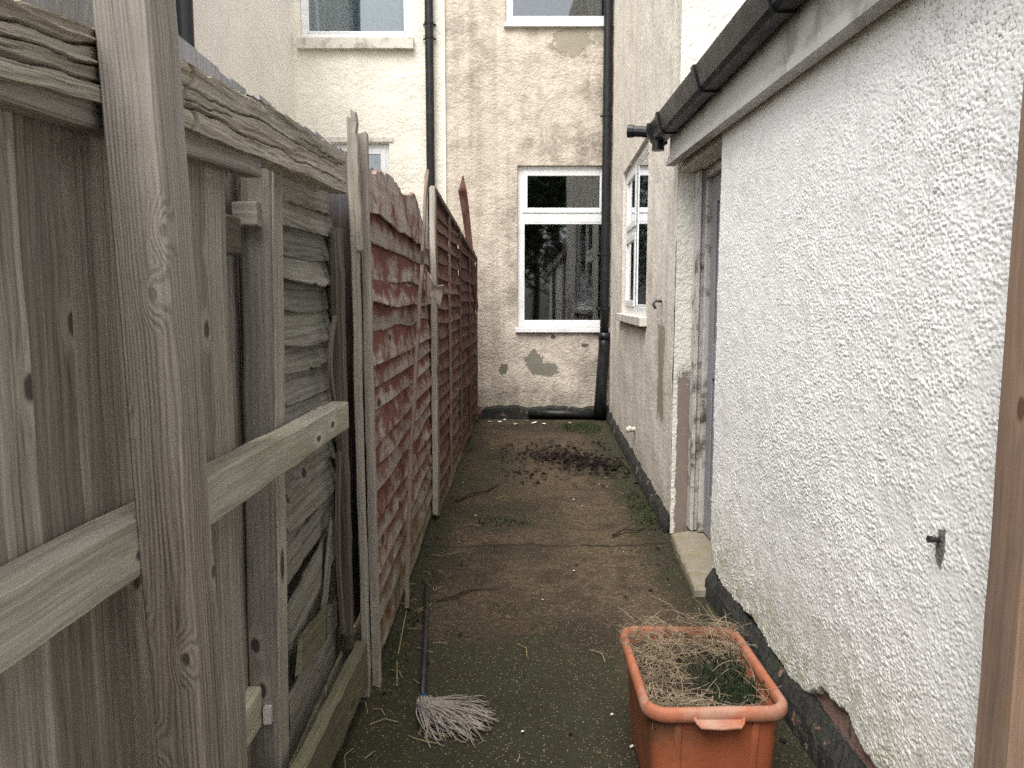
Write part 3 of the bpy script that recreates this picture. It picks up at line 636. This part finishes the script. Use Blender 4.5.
# rotten split top rail: dense prism with cracks and crumbled layers
def rotten(y0,y1):
    b=MB(); nl=420; prof=[]
    def side(a,c,nn): return [(a[0]+(c[0]-a[0])*i/nn,a[1]+(c[1]-a[1])*i/nn) for i in range(nn)]
    prof=side((0,0),(0,1),60)+side((0,1),(1,1),10)+side((1,1),(1,0),3)+side((1,0),(0,0),10)
    npf=len(prof); L=y1-y0
    PD=np.array([p[0] for p in prof]);PH=np.array([p[1] for p in prof])
    l=np.linspace(0,L,nl+1)[:,None]; y=y0+l; one=np.ones((1,npf))
    zb=np.interp(y,[.3,.8,1.13,1.7,2.46],[1.63,1.676,1.716,1.75,1.784])+.006*(fbm(l*6,l*0+1.5,3)-.47)*2; zt=.006+np.interp(y,[.3,.8,1.15,1.7,2.47],[1.68,1.752,1.815,1.865,1.90])-.026*np.clip(fbm(l*4,l*0+7.5,8)-.42,0,1)-.018*np.clip(fbm(l*17,l*0+2.5,18)-.45,0,1)
    H=zt-zb; h=PH[None,:]; hz=h*H
    lw=l+0*h
    face=(PD[None,:]<.02)
    rec=np.zeros((nl+1,npf))
    # split fibres: long shallow flakes, a few deep shakes running with the grain
    hw=hz+.012*(fbm(l*3,l*0+4.4,31)-.47)*2
    rec+=.007*(fbm(lw*1.6,hw*34,41,3)>.50)*np.clip((fbm(lw*1.6,hw*34,41,3)-.50)*14,0,1)
    rec+=.005*np.clip((fbm(lw*3.1+5,hw*70,51,3)-.52)*12,0,1)
    rec+=.0035*fbm(lw*14,hw*420,61,3)
    for hc,wd,dp,lc,ln in ((.80,.0028,.022,.35,.55),(.50,.0022,.018,.62,.5),(.30,.0035,.024,1.05,.6),(.62,.0025,.020,1.45,.6),(.25,.002,.016,1.8,.4),(.72,.002,.016,1.9,.35),(.42,.002,.014,.15,.35)):
        ctr=hc*H+.010*(fbm(l*5+hc*9,l*0+hc*30,71)-.47)*2
        rec+=dp*np.clip(1-np.abs(hz-ctr)/wd,0,1)*np.clip(1-np.abs(l-lc)/ln,0,1)**.3
    # the piece broken across beside the post
    rec+=.02*np.exp(-((lw-.93-.02*np.sin(hz*90))/.006)**2)
    rec*=face
    X=-.520-.057*PD[None,:]-rec
    Z=zb+hz+(~face)*(.004*(fbm(lw*40,PD[None,:]*6+h*0,91)-.47)*2)
    vs=np.stack([X,y+0*h,Z],2).reshape(-1,3); gs=np.stack([hz+0*l,.06*PD[None,:]+0*l,lw],2).reshape(-1,3)
    fs=[(i*npf+k,i*npf+(k+1)%npf,(i+1)*npf+(k+1)%npf,(i+1)*npf+k) for i in range(nl) for k in range(npf)]
    fs+=[tuple(range(npf-1,-1,-1)),tuple(nl*npf+k for k in range(npf))]
    b.add(vs.tolist(),fs,gs.tolist(),.45); return b.build('top_rail',M['rotten'],fence)
tag(rotten(.35,2.46),'rotten split brown top rail')
# grey post behind the rails with a cut rail end on it
b=MB(); b.timber((-.660,1.925,0),(-.622,1.925,1.83),.078,.072,(1,0,0),ch=.004,segs=30,wob=.0012); po=b.build('post',M['grey'],fence)
b=MB(); b.timber((-.618,1.925,.02),(-.580,1.925,1.83),.006,.070,(1,0,0),ch=.001,segs=20,wob=.0008); b.build('post_facing',M['palegrey'],fence)
b=MB(); b.timber((-.672,1.875,1.655),(-.612,1.875,1.657),.058,.034,(0,0,1),ch=.004,segs=4); b.build('rail_stub',M['grey'],po)
b=MB(); b.box((-.648,1.872,.35),(-.628,1.888,.395)); b.build('metal_tag',M['frame_paint'],po)
b=MB(); b.timber((-.66,1.58,1.60),(-.66,1.84,1.60),.09,.03,(0,0,1),ch=.004,segs=6); b.build('rail_stub',M['darkbatten'],fence)
setbase(fence,(-.6,1,0))

b=MB(); b.timber((-.487,1.135,-.02),(-.486,1.005,2.3),.071,.088,(1,0,0),ch=.004,segs=60,wob=.0010); 
tag(b.build('fence_post',M['post_grain']),'dark grained square timber post standing in front of the fence rails','post')

# ------------------------------------------------------------------ lap panels
def slats(name,xf,y0,y1,ztop,zbot_,exp,m,parent,jit=.02,wav=.010,segs=70,proud=.016,skip=(),tear=None,seed=0):
    random.seed(seed); b=MB(); z=ztop; i=0
    while z>zbot_:
        e=exp+random.uniform(-jit,jit); zt=z+.03; z0=z-e; i+=1
        cur=z; z=z0
        if any(a<cur<c for a,c in skip): continue
        wv=wave(.45); wv2=wave(4,6); cu=wave(.45); tilt=random.uniform(-.02,.02); sag=random.uniform(-.004,.02); o=(random.random()*9,random.random()*9,random.random()*9)
        vs=[];gs=[];rl=[];rn=random.random();pk=random.uniform(.6,1.35)
        chip=[(random.uniform(y0,y1),random.uniform(.01,.05),random.uniform(.006,.02)) for _ in range(random.randint(0,4))]
        for s_ in range(segs+1):
            y=y0+(y1-y0)*s_/segs; f=s_/segs
            lo=z0+wav*wv(y)+wav*.14*wv2(y)+tilt*(f-.5)-sag*math.sin(math.pi*min(1,max(0,f)))+random.gauss(0,.0005)
            for (cy,cw,cd) in chip: lo+=cd*max(0,1-abs(y-cy)/cw)
            pr=proud*(.8+.45*cu(y))*pk
            x=xf(y,lo); hi=zt
            if tear: lo,hi,pr=tear(y,lo,hi,pr)
            mid=(lo+hi)/2
            pts=[(x-.004,hi),(x+.003,hi),(x+pr*.42+.004,mid),(x+pr+.003,lo+.0025),(x+pr+.001,lo-.001),(x+pr-.005,lo),(x+pr*.42-.004,mid)]
            for (px_,pz),e_ in zip(pts,(1,1,.45,.0,.0,.2,.6)): vs.append((px_,y,pz)); gs.append((pz+o[0],px_+o[1],y+o[2])); rl.append(e_)
        q=7
        fs=[(a*q+c,a*q+(c+1)%q,(a+1)*q+(c+1)%q,(a+1)*q+c) for a in range(segs) for c in range(q)]
        fs+=[tuple(range(q-1,-1,-1)),tuple(segs*q+c for c in range(q))]
        for t_,e_ in enumerate(rl): b.e[len(b.v)+t_]=e_
        b.add(vs,fs,gs,rn)
    return b.build(name,M[m],parent)

gp=empty('lap_panel',(0,0,0),'broken grey lap fence panel with gaps between its lower slats, beside the grey post','fence panel','lap fence panels along the alley')
slats('slats',lambda y,z:-.640,2.0,2.68,1.735,.86,.083,'greyslat',gp,jit=.012,wav=.006,segs=60,proud=.036,seed=11)
b=MB(); b.timber((-.622,2.0,1.80),(-.622,2.62,1.82),.17,.012,(0,0,1),ch=.003,segs=16,wob=.003); b.build('cap_board',M['greyslat'],gp)
def tearlow(y,lo,hi,pr): return lo,hi,pr
# lower slats, some slipped and broken
b=MB()
for (za,zb_,w,yy,rx) in ((.80,.835,.115,(2.0,2.66),0),(.715,.76,.10,(2.0,2.68),.008),(.555,.66,.13,(2.0,2.66),.02),(.30,.36,.10,(2.0,2.66),.01),(.20,.22,.10,(2.0,2.66),.0)):
    b.timber((-.632+rx,yy[0],za),(-.632+rx,yy[1],zb_),w,.010,(0,0,1),ch=.002,segs=18,wob=.0025,jag=.01)
b.build('loose_slats',M['greyslat'],gp)
b=MB(); b.timber((-.585,2.0,.475),(-.580,2.28,.45),.105,.010,(0,0,1),ch=.002,segs=14,wob=.003,jag=.025); tag(b.build('broken_slat',M['mossboard'],gp),'snapped pale green slat end')
b=MB(); b.timber((-.60,2.30,.42),(-.59,2.42,.72),.06,.008,(0,1,0),ch=.002,segs=10,jag=.03); b.build('broken_slat',M['greyslat'],gp)
b=MB(); b.timber((-.585,2.60,.15),(-.590,2.60,1.69),.035,.045,(1,0,0),ch=.003,segs=20); b.build('batten',M['darkbatten'],gp)
b=MB(); b.timber((-.575,2.52,.30),(-.585,2.52,1.62),.022,.03,(1,0,0),ch=.003,segs=20)
b.build('batten',M['darkbatten'],gp)
b=MB(); pts=[(-.575,2.46-.05*math.sin(math.pi*f)*1.0+.04*f,1.10+.30*f) for f in np.linspace(0,1,12)]
for a,c in zip(pts,pts[1:]): pass
vs=[];gs=[]
def ribbon(b,pts,w,t):
    vs=[];gs=[];o=random.random()*9
    for i,p in enumerate(pts):
        p=Vector(p)
        for (dx,dy) in((-t,-w),(t,-w),(t,w),(-t,w)): vs.append(p+Vector((dx,dy,0))); gs.append((dy+o,dx,p.z+o))
    n=len(pts)
    b.add(vs,[(i*4+k,i*4+(k+1)%4,(i+1)*4+(k+1)%4,(i+1)*4+k) for i in range(n-1) for k in range(4)]+[(3,2,1,0),tuple((n-1)*4+k for k in range(4))],gs)
b=MB(); ribbon(b,[(-.572,2.42-.07*math.sin(math.pi*f*.9)+.07*f,1.13+.27*f) for f in np.linspace(0,1,14)],.014,.005); b.build('bent_strip',M['darkbatten'],gp)
b=MB(); ribbon(b,[(-.572,2.47-.045*math.sin(math.pi*f),.33+.62*f) for f in np.linspace(0,1,18)],.012,.006); b.timber((-.565,2.53,.30),(-.568,2.53,.93),.02,.03,(1,0,0),segs=12); b.build('bent_strip',M['darkbatten'],gp)
b=MB(); b.timber((-.535,2.66,.0),(-.548,2.675,2.06),.036,.026,(0,1,0),ch=.003,segs=34,wob=.0018,jag=.012); b.timber((-.520,2.635,1.62),(-.532,2.640,2.075),.034,.02,(0,1,0),ch=.003,segs=14,wob=.002,jag=.012)
b.build('end_batten',M['palegrey'],gp)
b=MB(); b.timber((-.56,1.62,.17),(-.545,2.63,.145),.16,.045,(0,0,1),ch=.006,segs=28,wob=.002); b.build('gravel_board',M['mossboard'],gp)
setbase(gp,(-.62,2.3,0))

def X1(y,z): return -.545+.0*(y-2.75)
p1=empty('lap_panel',(0,0,0),'faded red lap panel with pale flaking paint, nearest of the red fence panels','fence panel','lap fence panels along the alley')
def tear1(y,lo,hi,pr):
    # the torn, curled hole near the far end of the panel
    if 1.52<(lo+hi)/2<1.66 and 4.45<y<4.72: return lo+.06*max(0,1-abs(y-4.6)/.13),hi,pr+.05*max(0,1-abs(y-4.58)/.15)
    return lo,hi,pr
slats('slats',X1,2.79,4.88,1.80,.06,.108,'redslat',p1,jit=.030,wav=.014,segs=200,proud=.027,tear=tear1,seed=23)
random.seed(5)
b=MB()   # plain patched board along the top, crumbled upper edge
vs=[];gs=[];wt=wave(1.5);wl=wave(1.3)
for i in range(91):
    f=i/90; y=2.79+f*1.78; top=1.965+.075*f+.012*wt(y)-(.035*round(3*(.5+.5*math.sin(y*7)))/3)-.10*max(0,f-.82)/.18; lo=1.775+.018*wl(y)-.02*f
    for (dx,z) in((-.012,top),(.006,top-.004),(.014,(top+lo)/2),(.026,lo),(.018,lo-.002),(-.004,(top+lo)/2)):
        vs.append((-.535+dx,y,z)); gs.append((z,dx,y))
b.add(vs,[(i*6+k,i*6+(k+1)%6,(i+1)*6+(k+1)%6,(i+1)*6+k) for i in range(90) for k in range(6)]+[(5,4,3,2,1,0),tuple(540+k for k in range(6))],gs,.6)
b.build('top_board',M['redslat'],p1)
b=MB(); b.timber((-.512,2.735,.0),(-.522,2.745,2.03),.040,.03,(0,1,0),ch=.003,segs=34,wob=.0018,jag=.01); b.build('end_batten',M['palegrey'],p1)
b=MB(); b.timber((-.545,2.70,.02),(-.555,2.705,1.95),.025,.02,(0,1,0),ch=.003,segs=20,wob=.002); b.build('end_batten',M['darkbatten'],p1)
b=MB(); b.timber((-.492,3.42,.02),(-.488,3.62,.75),.036,.018,(0,1,0),ch=.002,segs=14,wob=.002); b.timber((-.487,3.61,.72),(-.482,4.42,2.17),.036,.016,(0,1,0),ch=.002,segs=20,wob=.002,jag=.01); b.build('leaning_batten',M['redbatten'],p1)
b=MB(); b.timber((-.50,4.52,1.75),(-.505,4.56,2.18),.04,.018,(0,1,0),segs=10,jag=.01); b.build('short_batten',M['palegrey'],p1)
# the torn curl of veneer
b=MB(); vs=[]
for i in range(9):
    for j in range(7):
        f=i/8;g_=j/6; vs.append((-.50+.085*f*f*(1-.3*g_),4.36+.30*f+.02*math.sin(g_*5),1.62-.11*g_-.09*f+.02*math.sin(f*7+g_*3)))
b.add(vs,[(i*7+j,(i+1)*7+j,(i+1)*7+j+1,i*7+j+1) for i in range(8) for j in range(6)]); o=b.build('torn_slat',M['redslat'],p1); sm=o.modifiers.new('solid','SOLIDIFY'); sm.thickness=.005
setbase(p1,(-.53,3.8,0))

p2=empty('lap_panel',(0,0,0),'dull red brown lap panel between the faded panel and the dark far panel','fence panel','lap fence panels along the alley')
slats('slats',lambda y,z:-.520+.012*(y-4.9),4.95,6.93,2.10,.05,.105,'redslat2',p2,jit=.015,wav=.012,segs=70,proud=.028,seed=31)
random.seed(8)
for y in (4.965,5.90):
    b=MB(); b.timber((-.492+.012*(y-4.9),y,.02),(-.495+.012*(y-4.9),y+.02,2.13-.04*(y-4.9)),.045,.02,(0,1,0),segs=16); b.build('batten',M['redbatten'],p2)
b=MB(); b.timber((-.505,4.93,2.145),(-.48,6.85,2.06),.035,.05,(0,0,1),segs=14); b.build('top_batten',M['darkbatten'],p2)
b=MB(); b.timber((-.505,4.90,.05),(-.505,4.93,2.16),.06,.035,(0,1,0),segs=20,jag=.01); b.build('end_batten',M['palegrey'],p2)
setbase(p2,(-.5,5.9,0))
p3=empty('lap_panel',(0,0,0),'dark red lap panel against the end house wall, farthest fence panel','fence panel','lap fence panels along the alley')
slats('slats',lambda y,z:-.495+.025*(y-6.9),6.9,9.05,1.99,.05,.11,'redslat3',p3,jit=.015,wav=.012,segs=60,proud=.028,seed=41)
random.seed(9)
for y in (6.92,7.95,9.0):
    b=MB(); b.timber((-.468+.025*(y-6.9),y,.02),(-.470+.025*(y-6.9),y+.02,2.04-.05*(y-6.9)),.045,.02,(0,1,0),segs=16); b.build('batten',M['darkbatten'],p3)
b=MB(); b.timber((-.48,6.88,2.05),(-.43,9.03,1.93),.035,.05,(0,0,1),segs=14); b.build('top_batten',M['darkbatten'],p3)
setbase(p3,(-.47,8,0))
b=MB(); b.tube([(-.40,8.55,1.35),(-.45,8.45,1.95),(-.50,8.38,2.40),(-.53,8.35,2.62),(-.525,8.35,2.78)],[.03,.034,.045,.05,.004],5); 
tag(b.build('stake',M['redslat3']),'pointed dark red splintered stake rising above the far fence panel','stake')

# ------------------------------------------------------------------ near right post
b=MB(); b.timber((.937,1.345,-.02),(.940,1.345,2.5),.075,.10,(1,0,0),ch=.004,segs=40,wob=.0008)
tag(b.build('gate_post',M['newpost']),'orange brown timber post at the right edge against the pebbledash','post')

# ------------------------------------------------------------------ tub
tub=empty('plastic_tub',(0,0,0),'terracotta plastic storage tub filled with soil and dry grass by the plinth','tub')
def rrect(cx,cy,hx,hy,r,n=7):
    P=[]
    for (sx,sy,a0) in((1,1,0),(-1,1,90),(-1,-1,180),(1,-1,270)):
        for i in range(n):
            a=R(a0+90*i/(n-1)); P.append((cx+sx*(hx-r)+r*math.cos(a),cy+sy*(hy-r)+r*math.sin(a)))
    return P
tx,ty=.552,2.175
lev=[(.150,.215,.03,.004),(.156,.222,.035,.0),(.160,.226,.04,.03),(.176,.240,.045,.30),(.178,.242,.045,.335),(.174,.238,.045,.338),(.158,.224,.04,.05),(.10,.16,.03,.045)]
b=MB();vs=[];q=28
for hx,hy,r,z in lev: vs+=[(x,y,z) for x,y in rrect(tx,ty,hx,hy,r)]
b.add(vs,[(l*q+i,l*q+(i+1)%q,(l+1)*q+(i+1)%q,(l+1)*q+i) for l in range(len(lev)-1) for i in range(q)]+[tuple(range(q-1,-1,-1)),tuple((len(lev)-1)*q+i for i in range(q))])
for sx in (-.10,.10): # moulded ribs on the short faces
    b.timber((tx+sx,ty-.226,.03),(tx+sx*1.05,ty-.243,.325),.02,.008,(1,0,0),ch=.003,segs=4,wob=0)
b.build('tub_body',M['tub'],tub,smooth=True).modifiers.new('bevel','BEVEL').width=.003
lev=[(.176,.240,.05,.330),(.194,.258,.06,.328),(.199,.263,.064,.334),(.201,.265,.066,.346),(.199,.263,.064,.360),(.192,.256,.058,.368),(.182,.246,.05,.368),(.175,.239,.046,.362),(.172,.236,.044,.345),(.174,.238,.046,.332)]
b=MB();vs=[]
for hx,hy,r,z in lev: vs+=[(x,y,z+.003*math.sin(x*13+y*9)) for x,y in rrect(tx,ty,hx,hy,r)]
n_=len(lev); b.add(vs,[(l*q+i,l*q+(i+1)%q,((l+1)%n_)*q+(i+1)%q,((l+1)%n_)*q+i) for l in range(n_) for i in range(q)]); b.build('rim',M['tubrim'],tub,smooth=True)
for sy in (-1,1):
    b=MB(); y0=ty+sy*.261; hp=[(.066,0,.345),(.060,.012,.336),(.052,.020,.329),(.0,.022,.327),(-.052,.020,.329),(-.060,.012,.336),(-.066,0,.345)]
    b.tube([(tx+a_,y0+sy*b_,c_) for a_,b_,c_ in hp],.0055,8)
    V_=[(tx+a_,y0+sy*b_,c_) for a_,b_,c_ in hp]+[(tx+a_*.98,y0-sy*.004,.347) for a_,b_,c_ in hp]
    b.add(V_,[(i_,i_+1,7+i_+1,7+i_) for i_ in range(6)])
    b.build('handle',M['tubrim'],tub,smooth=True)
setbase(tub,(tx,ty,0))
nx,ny=44,60; xs=np.linspace(-.170,.170,nx);ys=np.linspace(-.234,.234,ny);X,Y=np.meshgrid(xs,ys,indexing='ij')
Z=.292+.035*(fbm(X*20,Y*20,5)-.45)+.03*np.clip(Y/.23,-.2,1)-.02*np.exp(-((X-.03)**2+(Y)**2)/.01)
V=np.stack([(X*.975+tx).ravel(),(Y*.985+ty).ravel(),Z.ravel()],1)
tag(gridmesh('potting_soil',V,nx,ny,M['soil']),'dark damp soil filling the terracotta tub','soil',kind='stuff')
random.seed(3)
def strand(b,x,y,z,L,r,up=.3,bend=.6,n=6,az=None):
    az=random.uniform(0,6.28) if az is None else az; el=random.uniform(-.1,up); p=Vector((x,y,z)); pts=[tuple(p)]
    for i in range(n):
        az+=random.gauss(0,bend*.4); el+=random.gauss(-.10,bend*.25)
        p=p+Vector((math.cos(az)*math.cos(el),math.sin(az)*math.cos(el),math.sin(el)))*(L/n)
        p.x=min(max(p.x,tx-.172),tx+.172) if p.z<.37 else min(max(p.x,tx-.215),tx+.215); p.y=min(max(p.y,ty-.235),ty+.26 if p.z>.37 else ty+.235); p.z=max(p.z,.295); pts.append(tuple(p))
    b.tube(pts,[r*(1-.5*i/n) for i in range(n+1)],4)
b=MB(); c=0
while c<900:
    x=random.uniform(-.165,.165);y=random.uniform(-.23,.23)
    hole=((x-.03)/.115)**2+((y+.02)/.135)**2
    if hole<1 and random.random()<.97: continue
    if x>.06 and y<.05 and random.random()<.75: continue
    ed=max(abs(x)/.165,abs(y)/.23)**2; heap=.008+(.055*max(0,(y+.02)/.25)+.055*ed)*random.random()+.02*random.random()
    strand(b,tx+x,ty+y,.30+heap,random.uniform(.03,.16),random.uniform(.0006,.0017),up=.7 if y>.08 else .35); c+=1
tag(b.build('dry_grass',M['straw']),'tangled straw coloured dry grass heaped in the tub','dry grass',kind='stuff')
pl=MB()
for c in range(120):
    x=tx+random.uniform(.0,.155);y=ty+random.uniform(-.20,.05)-.0; p=Vector((x,y,.29)); h=random.uniform(.04,.11); d=Vector((random.uniform(-.4,.4),random.uniform(-.4,.4),1)).normalized()
    pl.tube([tuple(p),tuple(p+d*h)],.0012,4)
    for k2 in range(22):
        q_=p+d*h*random.uniform(.15,1.); a=random.uniform(0,6.28); dv=(d*.7+Vector((math.cos(a),math.sin(a),0))).normalized()*random.uniform(.008,.02); s_=dv.cross(Vector((0,0,1))).normalized()*.0018
        pl.add([tuple(q_-s_),tuple(q_+s_),tuple(q_+dv)],[(0,1,2)])
tag(pl.build('heather_plant',M['heath']),'small dark green bushy plant growing in the tub corner','plant')

# ------------------------------------------------------------------ mop
mop=empty('mop',(0,0,0),'string mop with black handle and grey yarn head lying on the path','mop')
b=MB(); b.tube([(-.318,2.56,.042),(-.37,3.1,.034),(-.428,3.68,.022)],.0125,12); h_=b.build('handle',M['black_plastic'],mop,smooth=True)
b=MB(); b.tube([(-.428,3.68,.022),(-.431,3.71,.021)],.0135,12); b.build('handle_cap',M['metal'],h_)
b=MB(); b.tube([(-.318,2.57,.043),(-.313,2.52,.044),(-.310,2.495,.042)],[.016,.021,.025],12); b.build('collar',M['blue'],mop,smooth=True)
random.seed(12); b=MB()
for c in range(460):
    a=random.gauss(-.08,.24); L=random.uniform(.11,.25); bendy=random.gauss(.25,.5)
    if random.random()<.10: a=random.uniform(-1.9,-.7); L=random.uniform(.10,.22); bendy=random.uniform(.5,1.9)
    p=Vector((-.310+random.uniform(-.02,.03),2.497+random.uniform(-.025,.03),.05+random.uniform(-.02,.025))); pts=[tuple(p)]; n=12; ph=random.uniform(0,6.3); hz=random.uniform(0,1)**2*.032; fq=random.uniform(4,9)
    for i in range(n):
        f=(i+1)/n; a2=a+bendy*f+.55*math.sin(f*fq+ph)*f
        p=p+Vector((math.cos(a2),math.sin(a2),0))*(L/n)
        p.z=max(.005,.05*(1-f)**1.2+hz*math.sin(math.pi*min(1,f*1.0))**.8+.006+random.uniform(-.002,.002)); pts.append(tuple(p))
    b.tube(pts,random.uniform(.0013,.0024),5)
b.build('yarn_head',M['mop'],mop,smooth=True)
setbase(mop,(-.31,2.5,0))

# ------------------------------------------------------------------ litter on the path
def leafq(b,p,s,flat=.35):
    a=random.uniform(0,6.28); t=Vector((math.cos(a),math.sin(a),random.uniform(-flat,flat))).normalized(); w=t.cross(Vector((random.uniform(-flat,flat),random.uniform(-flat,flat),1))).normalized(); up=t.cross(w)*-1
    c=random.uniform(.1,.5)*s; p=Vector(p)
    v=[p-t*s,p-t*s*.3+w*s*.55+up*c*.6,p+t*s*.4+w*s*.45+up*c*.5,p+t*s+up*c*.4,p+t*s*.4-w*s*.45+up*c*.5,p-t*s*.3-w*s*.55+up*c*.6,p]
    b.add([tuple(q) for q in v],[(0,6,1),(1,6,2),(2,6,3),(3,6,4),(4,6,5),(5,6,0)])
random.seed(21); b=MB()
for c in range(760):
    if random.random()<.72: x=random.gauss(.62,.22); y=6.75+(.62-x)*.75+random.gauss(0,.22)
    else: x=random.uniform(-.1,1.0); y=random.uniform(5.8,7.7)
    if x>.92+(y-Y0)*SL or x<-.4: continue
    leafq(b,(x,y,.006+random.random()*.018),random.uniform(.012,.032))
for c in range(90):
    x=random.choice([random.uniform(-.5,-.38),random.uniform(.78,.92),random.uniform(-.4,.9)]); y=random.uniform(2.2,8.8); leafq(b,(x,y,.006),random.uniform(.007,.018))
tag(b.build('dead_leaves',M['leaf']),'dark wet fallen leaves scattered across the path near the house','leaves',kind='stuff')
b=MB()
for c in range(36):
    x,y=(random.uniform(-.3,.7),random.uniform(8.7,9.15)) if c<12 else (random.uniform(-.4,.9),random.uniform(2.2,8.5)); leafq(b,(x,y,.008),random.uniform(.02,.05) if c<8 else random.uniform(.004,.011),.1)
tag(b.build('paint_flakes',M['flake']),'small pale flakes of fallen paint on the path','flakes',kind='stuff')
b=MB(); b.tube([(-.50,3.52,.01),(-.46,2.9,.012),(-.43,2.7,.015)],.002,4)
for c in range(38):
    x=random.uniform(-.52,-.30) if c<26 else random.uniform(-.4,.9); y=random.uniform(2.2,4.2) if c<26 else random.uniform(2.2,6.5); a=random.uniform(0,6.28); L=random.uniform(.03,.13)
    b.tube([(x,y,.008),(x+math.cos(a)*L*.5,y+math.sin(a)*L*.5,.016),(x+math.cos(a+.3)*L,y+math.sin(a+.3)*L,.007)],.0014,4)
tag(b.build('dry_stalks',M['stalk']),'dry grass stalks strewn along the foot of the red fence','stalks',kind='stuff')
for lab,pts,r in (('crooked dark twig on the path beyond the mop handle',[(-.36,3.52,.015),(-.28,3.56,.022),(-.2,3.66,.015),(-.05,3.68,.012)],.007),
                  ('dark branch lying across the path near the far red panel',[(-.40,5.35,.015),(-.31,5.5,.03),(-.2,5.62,.02),(-.1,5.85,.012)],.012),
                  ('short curved twig on the path in front of the doorstep',[(.62,4.55,.012),(.70,4.62,.03),(.78,4.62,.02),(.85,4.72,.012)],.009)):
    b=MB(); b.tube(pts,[r,r*.9,r*.7,r*.3],6); m_=Vector(pts[1]); b.tube([tuple(m_),tuple(m_+Vector((.05,.05,.012)))],[r*.6,r*.2],5); tag(b.build('twig',M['twig']),lab,'twig','twigs on the path')
def tuft(lab,cx,cy,rx,ry,nl,h,dens=1):
    b=MB()
    for c in range(nl):
        a=random.uniform(0,6.28); rr=math.sqrt(random.random()); x=cx+rx*rr*math.cos(a); y=cy+ry*rr*math.sin(a)
        p=Vector((x,y,.0)); d=Vector((random.gauss(0,.5),random.gauss(0,.5),1)).normalized(); L=h*random.uniform(.3,1); s_=Vector((random.uniform(-1,1),random.uniform(-1,1),0)).normalized()*random.uniform(.0015,.004)
        q1=p+d*L*.6; q2=p+d*L+Vector((d.x,d.y,-.2))*L*.4
        b.add([tuple(p-s_),tuple(p+s_),tuple(q1+s_),tuple(q1-s_),tuple(q2)],[(0,1,2,3),(3,2,4)])
        if random.random()<.5: leafq(b,tuple(q1),random.uniform(.005,.012),.6)
    tag(b.build('weed_tuft',M['weed']),lab,'weeds','weed tufts on the path','stuff')
tuft('mossy weed mound at the foot of the drainpipe',.78,8.5,.22,.32,420,.09)
tuft('low green weeds along the side wall beyond the doorstep',.90,5.15,.09,.5,300,.05)
tuft('small sparse weed patch in the middle of the path',-.06,4.85,.17,.10,110,.04)
tuft('thin weeds at the fence foot beside the mop handle',-.47,3.0,.05,.5,90,.04)

# ------------------------------------------------------------------ garden trees behind the camera (seen only as reflections)
def tree(lab,x,y,h,r,seed):
    random.seed(seed); t=empty('garden_tree',(0,0,0),lab,'tree','garden trees behind the yard')
    b=MB(); b.tube([(x,y,-.1),(x+.1,y,h*.25),(x,y+.1,h*.55),(x+.05,y,h*.85)],[.16,.13,.09,.03],9); cl=[]
    for i in range(26):
        a=random.uniform(0,6.28); z=h*random.uniform(.25,.95); rr=r*random.uniform(.3,1)*(1.15-z/h*.7); e=Vector((x+rr*math.cos(a),y+rr*math.sin(a),z+.3)); b.tube([(x,y,z*.75),tuple((Vector((x,y,z*.75))+e)/2+Vector((0,0,.15))),tuple(e)],[.05,.03,.01],5); cl.append(e)
    b.build('trunk',M['bark'],t,smooth=True); b=MB()
    for e in cl:
        for k2 in range(330):
            q_=e+Vector((random.gauss(0,.6),random.gauss(0,.6),random.gauss(0,.5))); leafq(b,tuple(q_),random.uniform(.07,.14),.8)
    b.build('crown',M['treeleaf'],t); setbase(t,(x,y,0))
tree('bushy garden tree, taller of the two behind the yard',1.6,-9,7.6,2.5,51)
tree('wide leafy garden tree standing between the bushy pair',.9,-12,8.2,3.2,53)
tree('bushy garden tree, shorter of the two behind the yard',-2.8,-10,6.6,2.5,52)

# ------------------------------------------------------------------ light, camera
SUN_EL,SUN_AZ=R(60),R(204)   # azimuth from +Y clockwise: behind the camera, to the left
w=bpy.data.worlds.new('World'); S.world=w; w.use_nodes=True; nt=w.node_tree; bg=nt.nodes['Background']
sk=nt.nodes.new('ShaderNodeTexSky'); sk.sky_type='NISHITA'; sk.sun_disc=False; sk.sun_elevation=SUN_EL; sk.sun_rotation=SUN_AZ; sk.dust_density=4; sk.air_density=1.2
hs=nt.nodes.new('ShaderNodeHueSaturation'); hs.inputs['Saturation'].default_value=.22; nt.links.new(sk.outputs[0],hs.inputs['Color']); nt.links.new(hs.outputs[0],bg.inputs[0]); bg.inputs[1].default_value=.15
sun=bpy.data.lights.new('sun','SUN'); sun.energy=1.5; sun.angle=R(40); sun.color=(1,.97,.93)
so=bpy.data.objects.new('sun',sun); COL.objects.link(so); so.location=(0,0,12)
d=Vector((math.sin(SUN_AZ)*math.cos(SUN_EL),math.cos(SUN_AZ)*math.cos(SUN_EL),math.sin(SUN_EL)))
so.rotation_euler=d.to_track_quat('Z','Y').to_euler()
cam=bpy.data.cameras.new('camera'); cam.sensor_width=36; cam.lens=760/1024*36; cam.clip_end=300; cam.clip_start=.02
co=bpy.data.objects.new('camera',cam); COL.objects.link(co); co.location=(0,0,1.45); co.rotation_euler=(R(90-6.3),0,0); S.camera=co
S.view_settings.view_transform='Standard'; S.view_settings.look='None'; S.view_settings.gamma=1; S.view_settings.exposure=1.15
S.render.engine='CYCLES'; S.cycles.use_denoising=False; S.cycles.use_adaptive_sampling=False; S.cycles.sample_clamp_indirect=4; S.cycles.blur_glossy=1; S.cycles.max_bounces=8; S.cycles.transparent_max_bounces=12
